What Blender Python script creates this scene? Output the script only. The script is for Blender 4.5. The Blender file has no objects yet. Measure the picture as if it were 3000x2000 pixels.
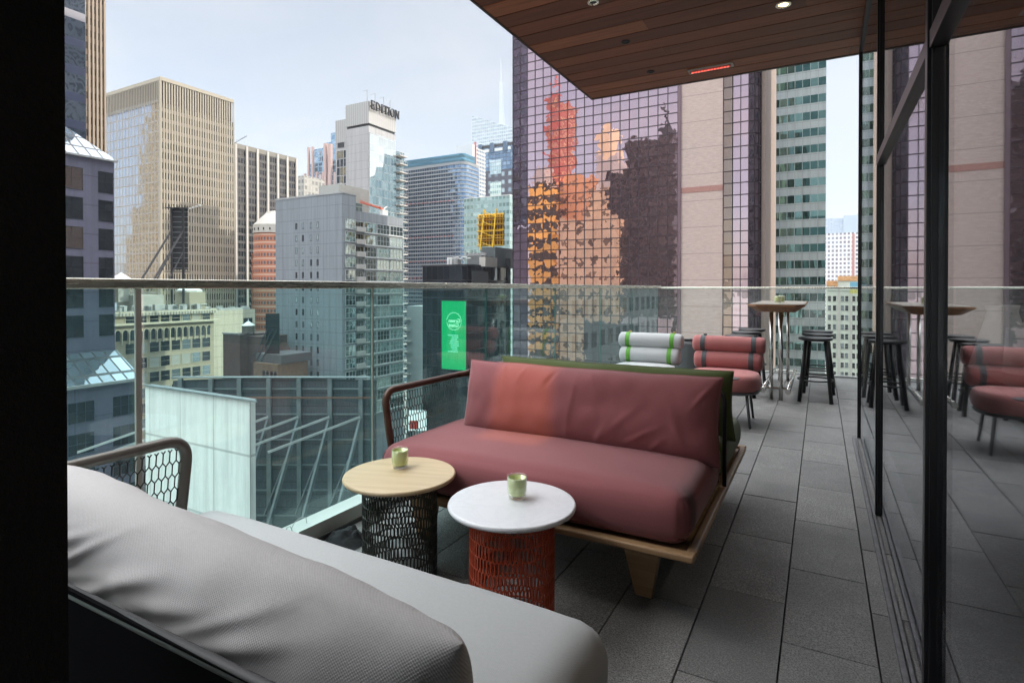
import bpy, math, random
from math import sin, cos, pi, radians, sqrt, atan2
from mathutils import Vector, Matrix, noise
random.seed(7)
sc = bpy.context.scene
col = sc.collection

# ------------------------------------------------------------------ camera
A = radians(28.74); CA, SA = cos(A), sin(A)
FPX, HY, EYE = 1650.0, 843.0, 1.25          # focal length and horizon measured on the 3000 px photograph
cam_d = bpy.data.cameras.new('camera'); cam = bpy.data.objects.new('camera', cam_d); col.objects.link(cam)
cam.location = (0, 0, EYE); cam.rotation_euler = (radians(90 - .45), 0, A)
cam_d.sensor_width = 36; cam_d.lens = 36 * FPX / 3000; cam_d.shift_y = -.048
cam_d.clip_start = .05; cam_d.clip_end = 6000
sc.camera = cam

# ------------------------------------------------------------------ world, sun, exposure
SUN_AZ, SUN_EL = radians(62), radians(30)    # azimuth measured from +Y towards +X
w = bpy.data.worlds.new('World'); sc.world = w; w.use_nodes = True
nt = w.node_tree; nt.nodes.clear()
def wn(t, **k):
    n = nt.nodes.new(t)
    for a, b in k.items(): setattr(n, a, b)
    return n
def wm(op, a, b=None, c=None, clamp=False):
    n = wn('ShaderNodeMath', operation=op, use_clamp=clamp)
    for i, s in enumerate((a, b, c)):
        if s is None: continue
        if isinstance(s, (int, float)): n.inputs[i].default_value = s
        else: nt.links.new(s, n.inputs[i])
    return n.outputs[0]
sky = wn('ShaderNodeTexSky', sky_type='NISHITA', sun_disc=False, sun_elevation=SUN_EL, sun_rotation=SUN_AZ,
         air_density=1.0, dust_density=1.6, ozone_density=1.2, altitude=60)
tc = wn('ShaderNodeTexCoord'); sx = wn('ShaderNodeSeparateXYZ'); nt.links.new(tc.outputs['Generated'], sx.inputs[0])
mp = wn('ShaderNodeMapping'); mp.inputs['Scale'].default_value = (1.2, 1.2, 3.2)
nt.links.new(tc.outputs['Generated'], mp.inputs[0])
nz = wn('ShaderNodeTexNoise'); nz.inputs['Scale'].default_value = 1.7; nz.inputs['Detail'].default_value = 6
nz.inputs['Roughness'].default_value = .55; nz.inputs['Distortion'].default_value = .6
nt.links.new(mp.outputs[0], nz.inputs['Vector'])
cl = wm('MULTIPLY_ADD', nz.outputs['Fac'], 2.2, -.72, clamp=True)
# thin overcast, brightest high overhead
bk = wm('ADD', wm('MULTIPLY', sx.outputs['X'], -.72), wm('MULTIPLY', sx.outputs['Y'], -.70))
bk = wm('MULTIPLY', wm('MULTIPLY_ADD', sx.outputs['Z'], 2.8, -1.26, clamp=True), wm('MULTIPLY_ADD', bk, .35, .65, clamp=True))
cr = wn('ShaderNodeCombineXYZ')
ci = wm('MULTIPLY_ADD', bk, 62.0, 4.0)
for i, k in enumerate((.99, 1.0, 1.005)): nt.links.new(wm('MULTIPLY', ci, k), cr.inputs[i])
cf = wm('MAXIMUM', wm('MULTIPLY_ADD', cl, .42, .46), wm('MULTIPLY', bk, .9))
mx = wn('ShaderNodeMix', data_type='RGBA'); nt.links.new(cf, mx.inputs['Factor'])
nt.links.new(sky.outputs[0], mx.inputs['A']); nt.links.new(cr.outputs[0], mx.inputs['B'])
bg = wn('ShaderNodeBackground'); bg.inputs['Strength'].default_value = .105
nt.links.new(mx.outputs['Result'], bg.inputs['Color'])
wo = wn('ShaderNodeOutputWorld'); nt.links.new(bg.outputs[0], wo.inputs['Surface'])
sd = bpy.data.lights.new('sun', 'SUN'); sd.energy = 2.0; sd.angle = radians(.5); sd.color = (1, .90, .77)
so = bpy.data.objects.new('sun', sd); col.objects.link(so)
sv = Vector((sin(SUN_AZ) * cos(SUN_EL), cos(SUN_AZ) * cos(SUN_EL), sin(SUN_EL)))
so.rotation_euler = sv.to_track_quat('Z', 'Y').to_euler(); so.location = (60, 60, 200)
sc.view_settings.view_transform = 'Standard'; sc.view_settings.look = 'None'
sc.view_settings.exposure = 1.05; sc.view_settings.gamma = 1
sc.render.engine = 'CYCLES'
sc.cycles.max_bounces = 10; sc.cycles.transparent_max_bounces = 24; sc.cycles.glossy_bounces = 5
sc.cycles.caustics_reflective = False; sc.cycles.caustics_refractive = False
sc.cycles.sample_clamp_indirect = 6

# ------------------------------------------------------------------ measuring: photo column / row -> world
def dirp(px): r = (px - 1500) / FPX; return r * CA - SA, r * SA + CA
def atz(px, z): dx, dy = dirp(px); return z * dx, z * dy
def XatY(px, Y): dx, dy = dirp(px); return Y / dy * dx
def YatX(px, X): dx, dy = dirp(px); return X / dx * dy
def dep(X, Y): return -X * SA + Y * CA
def hgt(py, X, Y): return EYE + (HY - py) * dep(X, Y) / FPX
def fl(px, py, h=0): z = (EYE - h) * FPX / (py - HY); return atz(px, z)

# ------------------------------------------------------------------ materials
class G:
    def __init__(s, name):
        s.m = bpy.data.materials.new(name); s.m.use_nodes = True; s.t = s.m.node_tree; s.t.nodes.clear()
        s.out = s.n('ShaderNodeOutputMaterial')
    def n(s, t, **k):
        x = s.t.nodes.new(t)
        for a, b in k.items(): setattr(x, a, b)
        return x
    def put(s, sock, v):
        if v is None: return
        if hasattr(v, 'is_output') or isinstance(v, bpy.types.NodeSocket): s.t.links.new(v, sock)
        elif isinstance(v, (tuple, list)) and len(v) == 3 and sock.type == 'RGBA': sock.default_value = (*v, 1)
        else: sock.default_value = v
    def ma(s, op, a, b=None, c=None, clamp=False):
        x = s.n('ShaderNodeMath', operation=op, use_clamp=clamp)
        for i, v in enumerate((a, b, c)): s.put(x.inputs[i], v) if v is not None else None
        return x.outputs[0]
    def vm(s, op, a, b=None, sc=None):
        x = s.n('ShaderNodeVectorMath', operation=op); s.put(x.inputs[0], a)
        if b is not None: s.put(x.inputs[1], b)
        if sc is not None: s.put(x.inputs['Scale'], sc)
        return x.outputs[0]
    def mix(s, f, a, b, kind='MIX'):
        x = s.n('ShaderNodeMix', data_type='RGBA', blend_type=kind); s.put(x.inputs['Factor'], f)
        s.put(x.inputs['A'], a); s.put(x.inputs['B'], b); return x.outputs['Result']
    def obj(s): return s.n('ShaderNodeTexCoord').outputs['Object']
    def sep(s, v): x = s.n('ShaderNodeSeparateXYZ'); s.put(x.inputs[0], v); return x.outputs
    def com(s, a, b, c):
        x = s.n('ShaderNodeCombineXYZ')
        for i, v in enumerate((a, b, c)): s.put(x.inputs[i], v)
        return x.outputs[0]
    def noise(s, vec, scale, detail=4, rough=.55, dist=0, stretch=None):
        if stretch: 
            mpn = s.n('ShaderNodeMapping'); mpn.inputs['Scale'].default_value = stretch; s.put(mpn.inputs[0], vec); vec = mpn.outputs[0]
        x = s.n('ShaderNodeTexNoise'); s.put(x.inputs['Vector'], vec); x.inputs['Scale'].default_value = scale
        x.inputs['Detail'].default_value = detail; x.inputs['Roughness'].default_value = rough; x.inputs['Distortion'].default_value = dist
        return x.outputs
    def white(s, vec): x = s.n('ShaderNodeTexWhiteNoise', noise_dimensions='3D'); s.put(x.inputs['Vector'], vec); return x.outputs
    def island(s): return s.n('ShaderNodeNewGeometry').outputs['Random Per Island']
    def bump(s, h, strength=.3, dist=.01, normal=None):
        x = s.n('ShaderNodeBump'); x.inputs['Strength'].default_value = strength; x.inputs['Distance'].default_value = dist
        s.put(x.inputs['Height'], h)
        if normal is not None: s.put(x.inputs['Normal'], normal)
        return x.outputs[0]
    def pbr(s, base, rough=.6, metal=0, normal=None, spec=None, **k):
        x = s.n('ShaderNodeBsdfPrincipled'); s.put(x.inputs['Base Color'], base); s.put(x.inputs['Roughness'], rough)
        s.put(x.inputs['Metallic'], metal)
        if normal is not None: s.put(x.inputs['Normal'], normal)
        if spec is not None: s.put(x.inputs['Specular IOR Level'], spec)
        for a, b in k.items(): s.put(x.inputs[a.replace('_', ' ')], b)
        return x.outputs[0]
    def end(s, sh): s.t.links.new(sh, s.out.inputs['Surface']); return s.m

def mul(c, k): return tuple(max(0, min(1, x * k)) for x in c)
def plain(name, c, rough=.6, metal=0, var=.12, scale=3, bump=0, bscale=40, spec=None, stretch=None):
    g = G(name); o = g.obj(); f = g.noise(o, scale, 5, .6, stretch=stretch)['Fac']
    f = g.ma('MULTIPLY_ADD', f, 2.2, -.6, clamp=True)
    b = g.mix(f, mul(c, 1 - var), mul(c, 1 + var))
    nrm = g.bump(g.noise(o, bscale, 4)['Fac'], bump, .01) if bump else None
    return g.end(g.pbr(b, rough, metal, nrm, spec))
def fabric(name, c, weave=.0022, var=.08, wbump=.35, dark=.62, sheen=.25):
    g = G(name); o = g.obj(); s = g.sep(o); k = 2 * pi / weave / 2
    a = g.ma('SINE', g.ma('MULTIPLY', g.ma('ADD', s[0], g.ma('MULTIPLY', s[1], .15)), k)); b = g.ma('SINE', g.ma('MULTIPLY', g.ma('ADD', s[2], s[1]), k))
    wv = g.ma('MULTIPLY_ADD', g.ma('MULTIPLY', a, b), .5, .5)
    fine = g.ma('ADD', g.ma('MULTIPLY', g.noise(o, 420, 2, .7)['Fac'], .45), g.ma('MULTIPLY_ADD', g.noise(o, 150, 3, .8, stretch=(1, 1, 2.5))['Fac'], 1.8, -.65)); big = g.noise(o, 3.5, 4, .6)['Fac']
    t = g.ma('ADD', g.ma('MULTIPLY', wv, .6), g.ma('MULTIPLY', fine, .5))
    base = g.mix(g.ma('MULTIPLY', t, .95, clamp=True), mul(c, dark), mul(c, 1.12))
    base = g.mix(g.ma('MULTIPLY_ADD', big, 1.6, -.3, clamp=True), mul(c, 1 - var), base, 'MIX')
    base = g.mix(.45, base, g.mix(t, mul(c, dark), mul(c, 1.15)))
    return g.end(g.pbr(base, .9, 0, g.bump(t, wbump, .0015), .15, Sheen_Weight=sheen, Sheen_Roughness=.5))
def wood(name, c1, c2, axis=0, scale=9, rough=.5):
    g = G(name); o = g.obj(); st = [14, 14, 14]; st[axis] = 1.0
    a = g.noise(o, scale / 4, 6, .62, .4, stretch=tuple(st))['Fac']
    st2 = [60, 60, 60]; st2[axis] = 2
    b = g.noise(o, scale / 4, 3, .6, 0, stretch=tuple(st2))['Fac']
    f = g.ma('MULTIPLY_ADD', g.ma('ADD', g.ma('MULTIPLY', a, .7), g.ma('MULTIPLY', b, .3)), 2.6, -.8, clamp=True)
    return g.end(g.pbr(g.mix(f, c1, c2), rough, 0, g.bump(f, .15, .003)))
def metal(name, c, rough=.3, var=.1, stretch=(1, 60, 60)):
    g = G(name); o = g.obj(); f = g.noise(o, 6, 4, .6, stretch=stretch)['Fac']
    r = g.ma('MULTIPLY_ADD', f, .25, rough - .1, clamp=True)
    return g.end(g.pbr(g.mix(f, mul(c, 1 - var), mul(c, 1 + var)), r, 1.0))
def facade(name, wall, win, W, H, ux=(.2, .8), vz=(.25, .8), wrough=.8, grough=.08, var=.5, wob=.03, off=(0, 0), mull=0, mcol=None, gmetal=.6, win2=None, pan=0, wvar=.1, slope=False):
    """wall with a window grid; ux / vz are the parts of a bay and of a storey the window takes"""
    g = G(name); s = g.sep(g.obj()); nn = g.n('ShaderNodeNewGeometry').outputs['Normal']; ns = g.sep(nn)
    side = g.ma('GREATER_THAN', g.ma('ABSOLUTE', ns[0]), .3 if slope else .7)
    u = g.ma('ADD', g.ma('MULTIPLY', s[1], side), g.ma('MULTIPLY', s[0], g.ma('SUBTRACT', 1, side)))
    u = g.ma('DIVIDE', g.ma('ADD', u, off[0]), W); v = g.ma('DIVIDE', g.ma('ADD', s[2], off[1]), H)
    fu, fv = g.ma('FRACT', u), g.ma('FRACT', v); iu, iv = g.ma('FLOOR', u), g.ma('FLOOR', v)
    def band(x, lo, hi): return g.ma('MULTIPLY', g.ma('GREATER_THAN', x, lo), g.ma('LESS_THAN', x, hi))
    mask = g.ma('MULTIPLY', band(fu, *ux), band(fv, *vz))
    flat = 1.0 if slope else g.ma('LESS_THAN', g.ma('ABSOLUTE', ns[2]), .6); mask = g.ma('MULTIPLY', mask, flat)
    if mull:
        n = mull; fm = g.ma('FRACT', g.ma('MULTIPLY', g.ma('DIVIDE', g.ma('SUBTRACT', fu, ux[0]), ux[1] - ux[0]), n))
        mask = g.ma('MULTIPLY', mask, band(fm, .06, .94))
    cell = g.com(iu, iv, side); wnz = g.white(cell); rv = wnz['Value']; rc = wnz['Color']
    wc = g.mix(g.ma('MULTIPLY', g.ma('POWER', rv, 2.2), var), win, win2 or mul(win, 3.0))
    o = g.com(u, v, g.ma('MULTIPLY', rv, 9)); nc = g.noise(o, 1.1, 2, .5)['Color']
    pert = g.vm('ADD', g.vm('SCALE', g.vm('SUBTRACT', nc, (.5, .5, .5)), sc=wob * 2), g.vm('SCALE', g.vm('SUBTRACT', rc, (.5, .5, .5)), sc=wob * .7))
    gn = g.vm('NORMALIZE', g.vm('ADD', nn, pert))
    big = g.noise(g.obj(), .09, 5, .6)['Fac']; fine = g.noise(g.obj(), 1.6, 4, .7)['Fac']
    wl = g.mix(g.ma('MULTIPLY_ADD', g.ma('ADD', g.ma('MULTIPLY', big, .5), g.ma('MULTIPLY', fine, .5)), 2, -.5, clamp=True), mul(wall, 1 - wvar), mul(wall, 1 + wvar))
    sk_ = g.noise(g.com(s[0], s[1], g.ma('MULTIPLY', s[2], .06)), .9, 5, .7)['Fac']
    wl = g.mix(g.ma('MULTIPLY_ADD', sk_, 3, -1.35, clamp=True), wl, g.mix(.4, wl, (.03, .028, .025)))
    if pan:
        ln = g.ma('MAXIMUM', g.ma('LESS_THAN', g.ma('FRACT', g.ma('MULTIPLY', u, pan)), .045 * pan), g.ma('LESS_THAN', fv, .035))
        wl = g.mix(g.ma('MULTIPLY', ln, .55), wl, mul(wall, .3))
    a = g.pbr(wl, wrough, 0); b = g.pbr(wc, grough, gmetal, gn, .8)
    mxs = g.n('ShaderNodeMixShader'); g.put(mxs.inputs[0], mask); g.t.links.new(a, mxs.inputs[1]); g.t.links.new(b, mxs.inputs[2])
    return g.end(mxs.outputs[0])
def wavy_glass(name, c, rough=.04, wob=.05, scale=.5, metal=.85, var=.4, cellw=None):
    g = G(name); o = g.obj(); nn = g.n('ShaderNodeNewGeometry').outputs['Normal']; rnd = g.island()
    nc = g.noise(g.vm('ADD', o, g.com(g.ma('MULTIPLY', rnd, 37), 0, g.ma('MULTIPLY', rnd, 91))), scale, 2, .5)['Color']
    rc = g.white(g.com(rnd, rnd, 0))
    gn = g.vm('NORMALIZE', g.vm('ADD', nn, g.vm('ADD', g.vm('SCALE', g.vm('SUBTRACT', nc, (.5, .5, .5)), sc=wob * 2), g.vm('SCALE', g.vm('SUBTRACT', rc['Color'], (.5, .5, .5)), sc=wob * .35))))
    b = g.mix(g.ma('MULTIPLY', rc['Value'], var), c, mul(c, .45))
    return g.end(g.pbr(b, rough, metal, gn, .8))
def sheet_glass(name, tint, ior=1.5, veil=.05, vcol=(.55, .72, .72), streak=.6, refl=(1, 1, 1), thin=1.0):
    g = G(name); o = g.obj()
    tr = g.n('ShaderNodeBsdfTransparent'); g.put(tr.inputs[0], tint)
    gl = g.n('ShaderNodeBsdfGlossy'); g.put(gl.inputs['Color'], refl); gl.inputs['Roughness'].default_value = .015
    fr = g.n('ShaderNodeFresnel'); bf = g.n('ShaderNodeNewGeometry').outputs['Backfacing']; g.put(fr.inputs['IOR'], g.ma('MULTIPLY_ADD', bf, 1 / ior - ior, ior))
    f2 = g.ma('MULTIPLY', fr.outputs[0], thin, clamp=True)
    m1 = g.n('ShaderNodeMixShader'); g.put(m1.inputs[0], f2); g.t.links.new(tr.outputs[0], m1.inputs[1]); g.t.links.new(gl.outputs[0], m1.inputs[2])
    if not veil: return g.end(m1.outputs[0])
    st = g.noise(o, 6, 6, .7, stretch=(6, 6, .35))['Fac']; sp = g.noise(o, 55, 2, .8)['Fac']
    sp = g.ma('MULTIPLY', g.ma('GREATER_THAN', sp, .74), .35)
    vf = g.ma('ADD', g.ma('MULTIPLY', g.ma('MULTIPLY_ADD', st, streak * 2, 1 - streak, clamp=False), veil), g.ma('MULTIPLY', sp, veil * 2), clamp=True)
    df = g.n('ShaderNodeBsdfDiffuse'); g.put(df.inputs[0], vcol); tl = g.n('ShaderNodeBsdfTranslucent'); g.put(tl.inputs[0], vcol)
    dm = g.n('ShaderNodeMixShader'); dm.inputs[0].default_value = .5; g.t.links.new(df.outputs[0], dm.inputs[1]); g.t.links.new(tl.outputs[0], dm.inputs[2])
    m2 = g.n('ShaderNodeMixShader'); g.put(m2.inputs[0], vf); g.t.links.new(m1.outputs[0], m2.inputs[1]); g.t.links.new(dm.outputs[0], m2.inputs[2])
    return g.end(m2.outputs[0])
def emit(name, c, s):
    g = G(name); e = g.n('ShaderNodeEmission'); g.put(e.inputs[0], c); e.inputs[1].default_value = s
    return g.end(e.outputs[0])

# ------------------------------------------------------------------ mesh helpers
class MB:
    def __init__(s): s.v = []; s.f = []; s.mi = []; s.k = 0
    def add(s, v, f):
        n = len(s.v); s.v += [tuple(p) for p in v]; s.f += [tuple(i + n for i in q) for q in f]; s.mi += [s.k] * len(f); return s
    def box(s, x0, x1, y0, y1, z0, z1, rz=0, piv=None):
        v = [(x, y, z) for x in (x0, x1) for y in (y0, y1) for z in (z0, z1)]
        if rz:
            px, py = piv or ((x0 + x1) / 2, (y0 + y1) / 2); c, q = cos(rz), sin(rz)
            v = [(px + (x - px) * c - (y - py) * q, py + (x - px) * q + (y - py) * c, z) for x, y, z in v]
        return s.add(v, [(0, 1, 3, 2), (4, 6, 7, 5), (0, 4, 5, 1), (2, 3, 7, 6), (0, 2, 6, 4), (1, 5, 7, 3)])
    def quad(s, *p): return s.add(p, [tuple(range(len(p)))])
    def frus(s, cx, cy, z0, z1, a0, b0, a1, b1, dx=0, dy=0):
        v = [(cx + i * a0, cy + j * b0, z0) for i, j in ((-1, -1), (1, -1), (1, 1), (-1, 1))] + [(cx + dx + i * a1, cy + dy + j * b1, z1) for i, j in ((-1, -1), (1, -1), (1, 1), (-1, 1))]
        return s.add(v, [(3, 2, 1, 0), (4, 5, 6, 7), (0, 1, 5, 4), (1, 2, 6, 5), (2, 3, 7, 6), (3, 0, 4, 7)])
    def beam(s, a, b, w, h=None, up=(0, 0, 1)):
        a, b = Vector(a), Vector(b); d = (b - a).normalized(); up = Vector(up)
        if abs(d.dot(up)) > .95: up = Vector((0, 1, 0))
        x = d.cross(up).normalized() * w / 2; y = d.cross(x).normalized() * (h or w) / 2
        v = [p + i * x + j * y for p in (a, b) for i, j in ((-1, -1), (1, -1), (1, 1), (-1, 1))]
        return s.add(v, [(3, 2, 1, 0), (4, 5, 6, 7), (0, 1, 5, 4), (1, 2, 6, 5), (2, 3, 7, 6), (3, 0, 4, 7)])
    def tube(s, pts, r, n=10, closed=False, cap=True):
        P = [Vector(p) for p in pts]; m = len(P); rings = []; R = r if isinstance(r, (list, tuple)) else [r] * m; prev = None
        for i, p in enumerate(P):
            a = P[i - 1] if (i or closed) else p; b = P[(i + 1) % m] if (i < m - 1 or closed) else p
            d = (b - a).normalized(); up = prev if prev is not None else (Vector((0, 0, 1)) if abs(d.z) < .9 else Vector((0, 1, 0)))
            x = (up - d * up.dot(d)).normalized(); prev = x; y = d.cross(x)
            rings.append([p + (x * cos(2 * pi * k / n) + y * sin(2 * pi * k / n)) * R[i] for k in range(n)])
        v = [q for g in rings for q in g]; f = []
        for i in range(m if closed else m - 1):
            j = (i + 1) % m
            for k in range(n): f.append((i * n + k, i * n + (k + 1) % n, j * n + (k + 1) % n, j * n + k))
        if cap and not closed: f.append(tuple(range(n - 1, -1, -1))); f.append(tuple((m - 1) * n + k for k in range(n)))
        return s.add(v, f)
    def lathe(s, prof, cx=0, cy=0, n=32, sx=1, sy=1, z=0):
        v = []; f = []; m = len(prof)
        for r, h in prof:
            for k in range(n): a = 2 * pi * k / n; v.append((cx + r * sx * cos(a), cy + r * sy * sin(a), h + z))
        for i in range(m - 1):
            for k in range(n): f.append((i * n + k, i * n + (k + 1) % n, (i + 1) * n + (k + 1) % n, (i + 1) * n + k))
        f.append(tuple(range(n - 1, -1, -1))); f.append(tuple((m - 1) * n + k for k in range(n)))
        return s.add(v, f)
    def build(s, name, mat, parent=None, loc=None, smooth=False, bevel=0, seg=2, auto=None):
        me = bpy.data.meshes.new(name); me.from_pydata(s.v, [], s.f)
        for m in (mat if isinstance(mat, (list, tuple)) else [mat]): me.materials.append(m)
        if any(s.mi): me.polygons.foreach_set('material_index', s.mi)
        if smooth: me.polygons.foreach_set('use_smooth', [True] * len(me.polygons))
        me.update(); o = bpy.data.objects.new(name, me); col.objects.link(o)
        if parent: o.parent = parent
        if loc: o.location = loc
        if bevel:
            b = o.modifiers.new('bevel', 'BEVEL'); b.width = bevel; b.segments = seg; b.limit_method = 'ANGLE'; b.angle_limit = radians(35)
            me.polygons.foreach_set('use_smooth', [True] * len(me.polygons))
            wnm = o.modifiers.new('wn', 'WEIGHTED_NORMAL'); wnm.keep_sharp = False
        return o
def tag(o, label=None, cat=None, group=None, kind=None):
    for k, v in (('label', label), ('category', cat), ('group', group), ('kind', kind)):
        if v: o[k] = v
    return o
def thing(name, label, cat, loc=(0, 0, 0), rz=0, group=None):
    o = bpy.data.objects.new(name, None); col.objects.link(o); o.location = loc; o.rotation_euler = (0, 0, rz)
    o.empty_display_size = .2; return tag(o, label, cat, group)
def kids(o): return [c for c in bpy.data.objects if c.parent == o]
def dup(root, loc, rz=None, label=None):
    def cp(o, par):
        c = o.copy(); col.objects.link(c); c.parent = par
        for ch in kids(o): cp(ch, c)
        return c
    r = cp(root, None); r.location = loc
    if rz is not None: r.rotation_euler = (0, 0, rz)
    if label: r['label'] = label
    return r

M = {}
GROUND = -62.0

# ================================================================== THE SETTING: ground, streets
M['asphalt'] = plain('asphalt', (.06, .06, .063), .85, var=.3, scale=.08)
M['pave'] = plain('pavement_concrete', (.24, .24, .23), .85, var=.2, scale=.3)
M['paint'] = plain('road_paint', (.7, .7, .66), .6)
m = MB(); m.quad((-3500, -3500, GROUND), (3500, -3500, GROUND), (3500, 3500, GROUND), (-3500, 3500, GROUND))
tag(m.build('ground', M['pave']), kind='structure')
m = MB()
m.box(-34, -18, -900, 1400, GROUND + .004, GROUND + .02); m.box(-1200, -34.01, 52, 66, GROUND + .004, GROUND + .02)
tag(m.build('road', M['asphalt']), kind='structure')
m = MB()
for i in range(120): m.box(-26.1, -25.9, -300 + i * 9, -296 + i * 9, GROUND + .024, GROUND + .028)
tag(m.build('road_markings', M['paint']), kind='structure')

# ================================================================== BUILDINGS
class Bld:
    """local frame: origin at the foot of the corner between the face towards -Y and the face towards +X"""
    def __init__(s, name, label, px, z, cat='building', group=None, XY=None):
        s.X, s.Y = XY or atz(px, z); s.e = thing(name, label, cat, (s.X, s.Y, GROUND), 0, group)
    def lx(s, px): return XatY(px, s.Y) - s.X
    def ly(s, px): return YatX(px, s.X) - s.Y
    def lz(s, py, y=0, x=0): return hgt(py, s.X + x, s.Y + y) - GROUND
    def part(s, name, mb, mat, **k): return mb.build(name, mat, s.e, **k)
    def box(s, name, mat, x0, x1, y0, y1, z0, z1, **k): return MB().box(x0, x1, y0, y1, z0, z1).build(name, mat, s.e, **k)
def windows(B, face, us, zs, w, h, mat, frame, off=0, d=.10, fw=.09, div=1, limit=100, name='window', hdiv=0, arch=False, parent=None):
    """every window is a part of its building (frame proud of the wall, panes set back in it)"""
    def mesh(mb, cu=0, cz=0):
        def bx(u0, u1, z0, z1, p0, p1):
            if face == 'F': mb.box(cu + u0, cu + u1, off - p1, off - p0, cz + z0, cz + z1)
            else: mb.box(off + p0, off + p1, cu + u0, cu + u1, cz + z0, cz + z1)
        mb.k = 0; bx(-w / 2, w / 2, -h / 2, h / 2, -.02, .012)
        mb.k = 1; bx(-w / 2 - fw, -w / 2, -h / 2, h / 2, 0, d); bx(w / 2, w / 2 + fw, -h / 2, h / 2, 0, d)
        bx(-w / 2 - fw, w / 2 + fw, h / 2, h / 2 + fw, 0, d); bx(-w / 2 - fw * 1.5, w / 2 + fw * 1.5, -h / 2 - fw * 1.3, -h / 2, 0, d * 1.4)
        for i in range(1, div): u = -w / 2 + w * i / div; bx(u - fw / 3, u + fw / 3, -h / 2, h / 2, .012, d * .6)
        for i in range(hdiv): q = -h / 2 + h * (i + 1) / (hdiv + 1); bx(-w / 2, w / 2, q - fw / 3, q + fw / 3, .012, d * .5)
    me = None; n = 0; rest = MB()
    mats = mat if isinstance(mat, list) else [mat]
    proto = []
    for mt in mats:
        b = MB(); mesh(b); o = b.build(name, [mt, frame], B.e); proto.append(o.data); bpy.data.objects.remove(o)
    for cz in zs:
        for cu in us:
            if n < limit:
                o = bpy.data.objects.new(name, random.choice(proto)); col.objects.link(o); o.parent = B.e
                o.location = (cu, 0, cz) if face == 'F' else (0, cu, cz)
            else: mesh(rest, cu, cz)
            n += 1
    if rest.v: tag(rest.build(name, [mats[0], frame], B.e), kind='stuff')

def fr(a, b, n): return [a + (b - a) * (i + .5) / n for i in range(n)]
def rng(a, b, st):
    r = []; x = a
    while (x < b) if st > 0 else (x > b): r.append(x); x += st
    return r
M['roof'] = plain('roof_gravel', (.22, .21, .20), .9, var=.25, scale=.5)
M['dwin'] = wavy_glass('dark_window', (.05, .06, .075), .06, .03, .4, .75)
M['lwin'] = wavy_glass('pale_window', (.30, .36, .40), .1, .04, .4, .75)
M['bwin'] = wavy_glass('curtained_window', (.46, .46, .42), .3, .03, .4, .15)
M['stucco'] = plain('pale_trim', (.42, .405, .37), .8, var=.1, scale=.6)
M['dsteel'] = plain('dark_painted_steel', (.016, .017, .021), .75, 0, var=.3, scale=.8)
M['gsteel'] = plain('grey_painted_steel', (.16, .18, .19), .5, .2, var=.2, scale=.8)
M['wmetal'] = plain('white_sheet_metal', (.62, .63, .62), .5, .1, var=.08, scale=.3)
M['galv'] = plain('galvanised_duct', (.42, .43, .43), .45, .4, var=.15, scale=.8)

# ---- B1: dark banded glass tower with sloping glazed skirts, far left
P = plain('violet_metal_panel', (.115, .115, .165), .38, .25, var=.12, scale=.2)
FB = facade('violet_panel_joints', (.13, .13, .185), (.05, .05, .06), 4.0, 4.17, (0, 0), (0, 0), .35, wvar=.10, pan=.5, off=(0, 0))
SK = facade('skirt_glazing', (.02, .025, .03), (.12, .15, .18), 1.55, 1.9, (.08, .92), (.07, .93), .5, .06, .5, .05, gmetal=.7, slope=True)
B = Bld('office_tower', 'dark violet panelled tower with sloping glass skirts at the left edge beside the black column', 0, 0, XY=(-92.0, 45.0))
zt = B.lz(472); sk0 = B.lz(381, x=-8); z1 = B.lz(1025)
m = MB(); m.box(-40, 0, -14, 0, z1 - 4, zt); B.part('wall', m, FB)
m = MB(); m.box(-40, -8, -14, 0, zt, zt + 70); B.part('tower_wall', m, facade('blue_banded_tower', (.05, .06, .11), (.10, .125, .17), 3.0, 4.17, (.02, .98), (.30, 1), .35, .03, .6, .05, gmetal=.85, win2=(.3, .34, .4)))
m = MB(); m.add([(-8, -14, zt + 6.2), (.3, -14, zt), (.3, .3, zt), (-8, -4, zt + 6.2), (-9, -14, zt), (-9, .3, zt)], [(0, 1, 2, 3), (3, 2, 5), (0, 4, 1)]); B.part('glass_skirt', m, SK)
m = MB(); m.add([(0, -14, z1), (6.4, -14, z1 - 3.6), (6.4, .3, z1 - 3.6), (0, .2, z1), (0, .3, z1 - 3.6)], [(0, 1, 2, 3), (3, 2, 4)]); B.part('glass_skirt', m, SK)
B.box('ledge', M['galv'], 0, .5, -14, .3, zt - .25, zt); B.box('ledge', M['galv'], 6.3, 6.75, -14, .3, z1 - 4, z1 - 3.6)
m = MB(); m.box(-40, 6.3, -14, 0, 0, z1 - 4); B.part('podium_wall', m, FB)
fl_ = [zt - 3.4 - 4.17 * i for i in range(0, 6)]
windows(B, 'R', [-5.45], fl_, 2.7, 3.0, [M['dwin'], wavy_glass('rosy_window', (.22, .17, .16), .08, .10, .5, .8)], M['dsteel'], 0, .06, .04, div=2, hdiv=1)
windows(B, 'R', [-1.15], fl_, 1.85, 3.0, M['dwin'], M['dsteel'], 0, .06, .04, div=2, hdiv=1)
windows(B, 'R', [-9.9], fl_, 3.2, 2.5, M['dwin'], M['dsteel'], 0, .06, .05, div=2, hdiv=1)
windows(B, 'R', [-1.9, -7.2, -10.4], [z1 - 7.2 - 4.17 * i for i in range(10)], 3.0, 2.7, M['dwin'], P, 6.3, .06, .05, div=3, hdiv=1)

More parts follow.
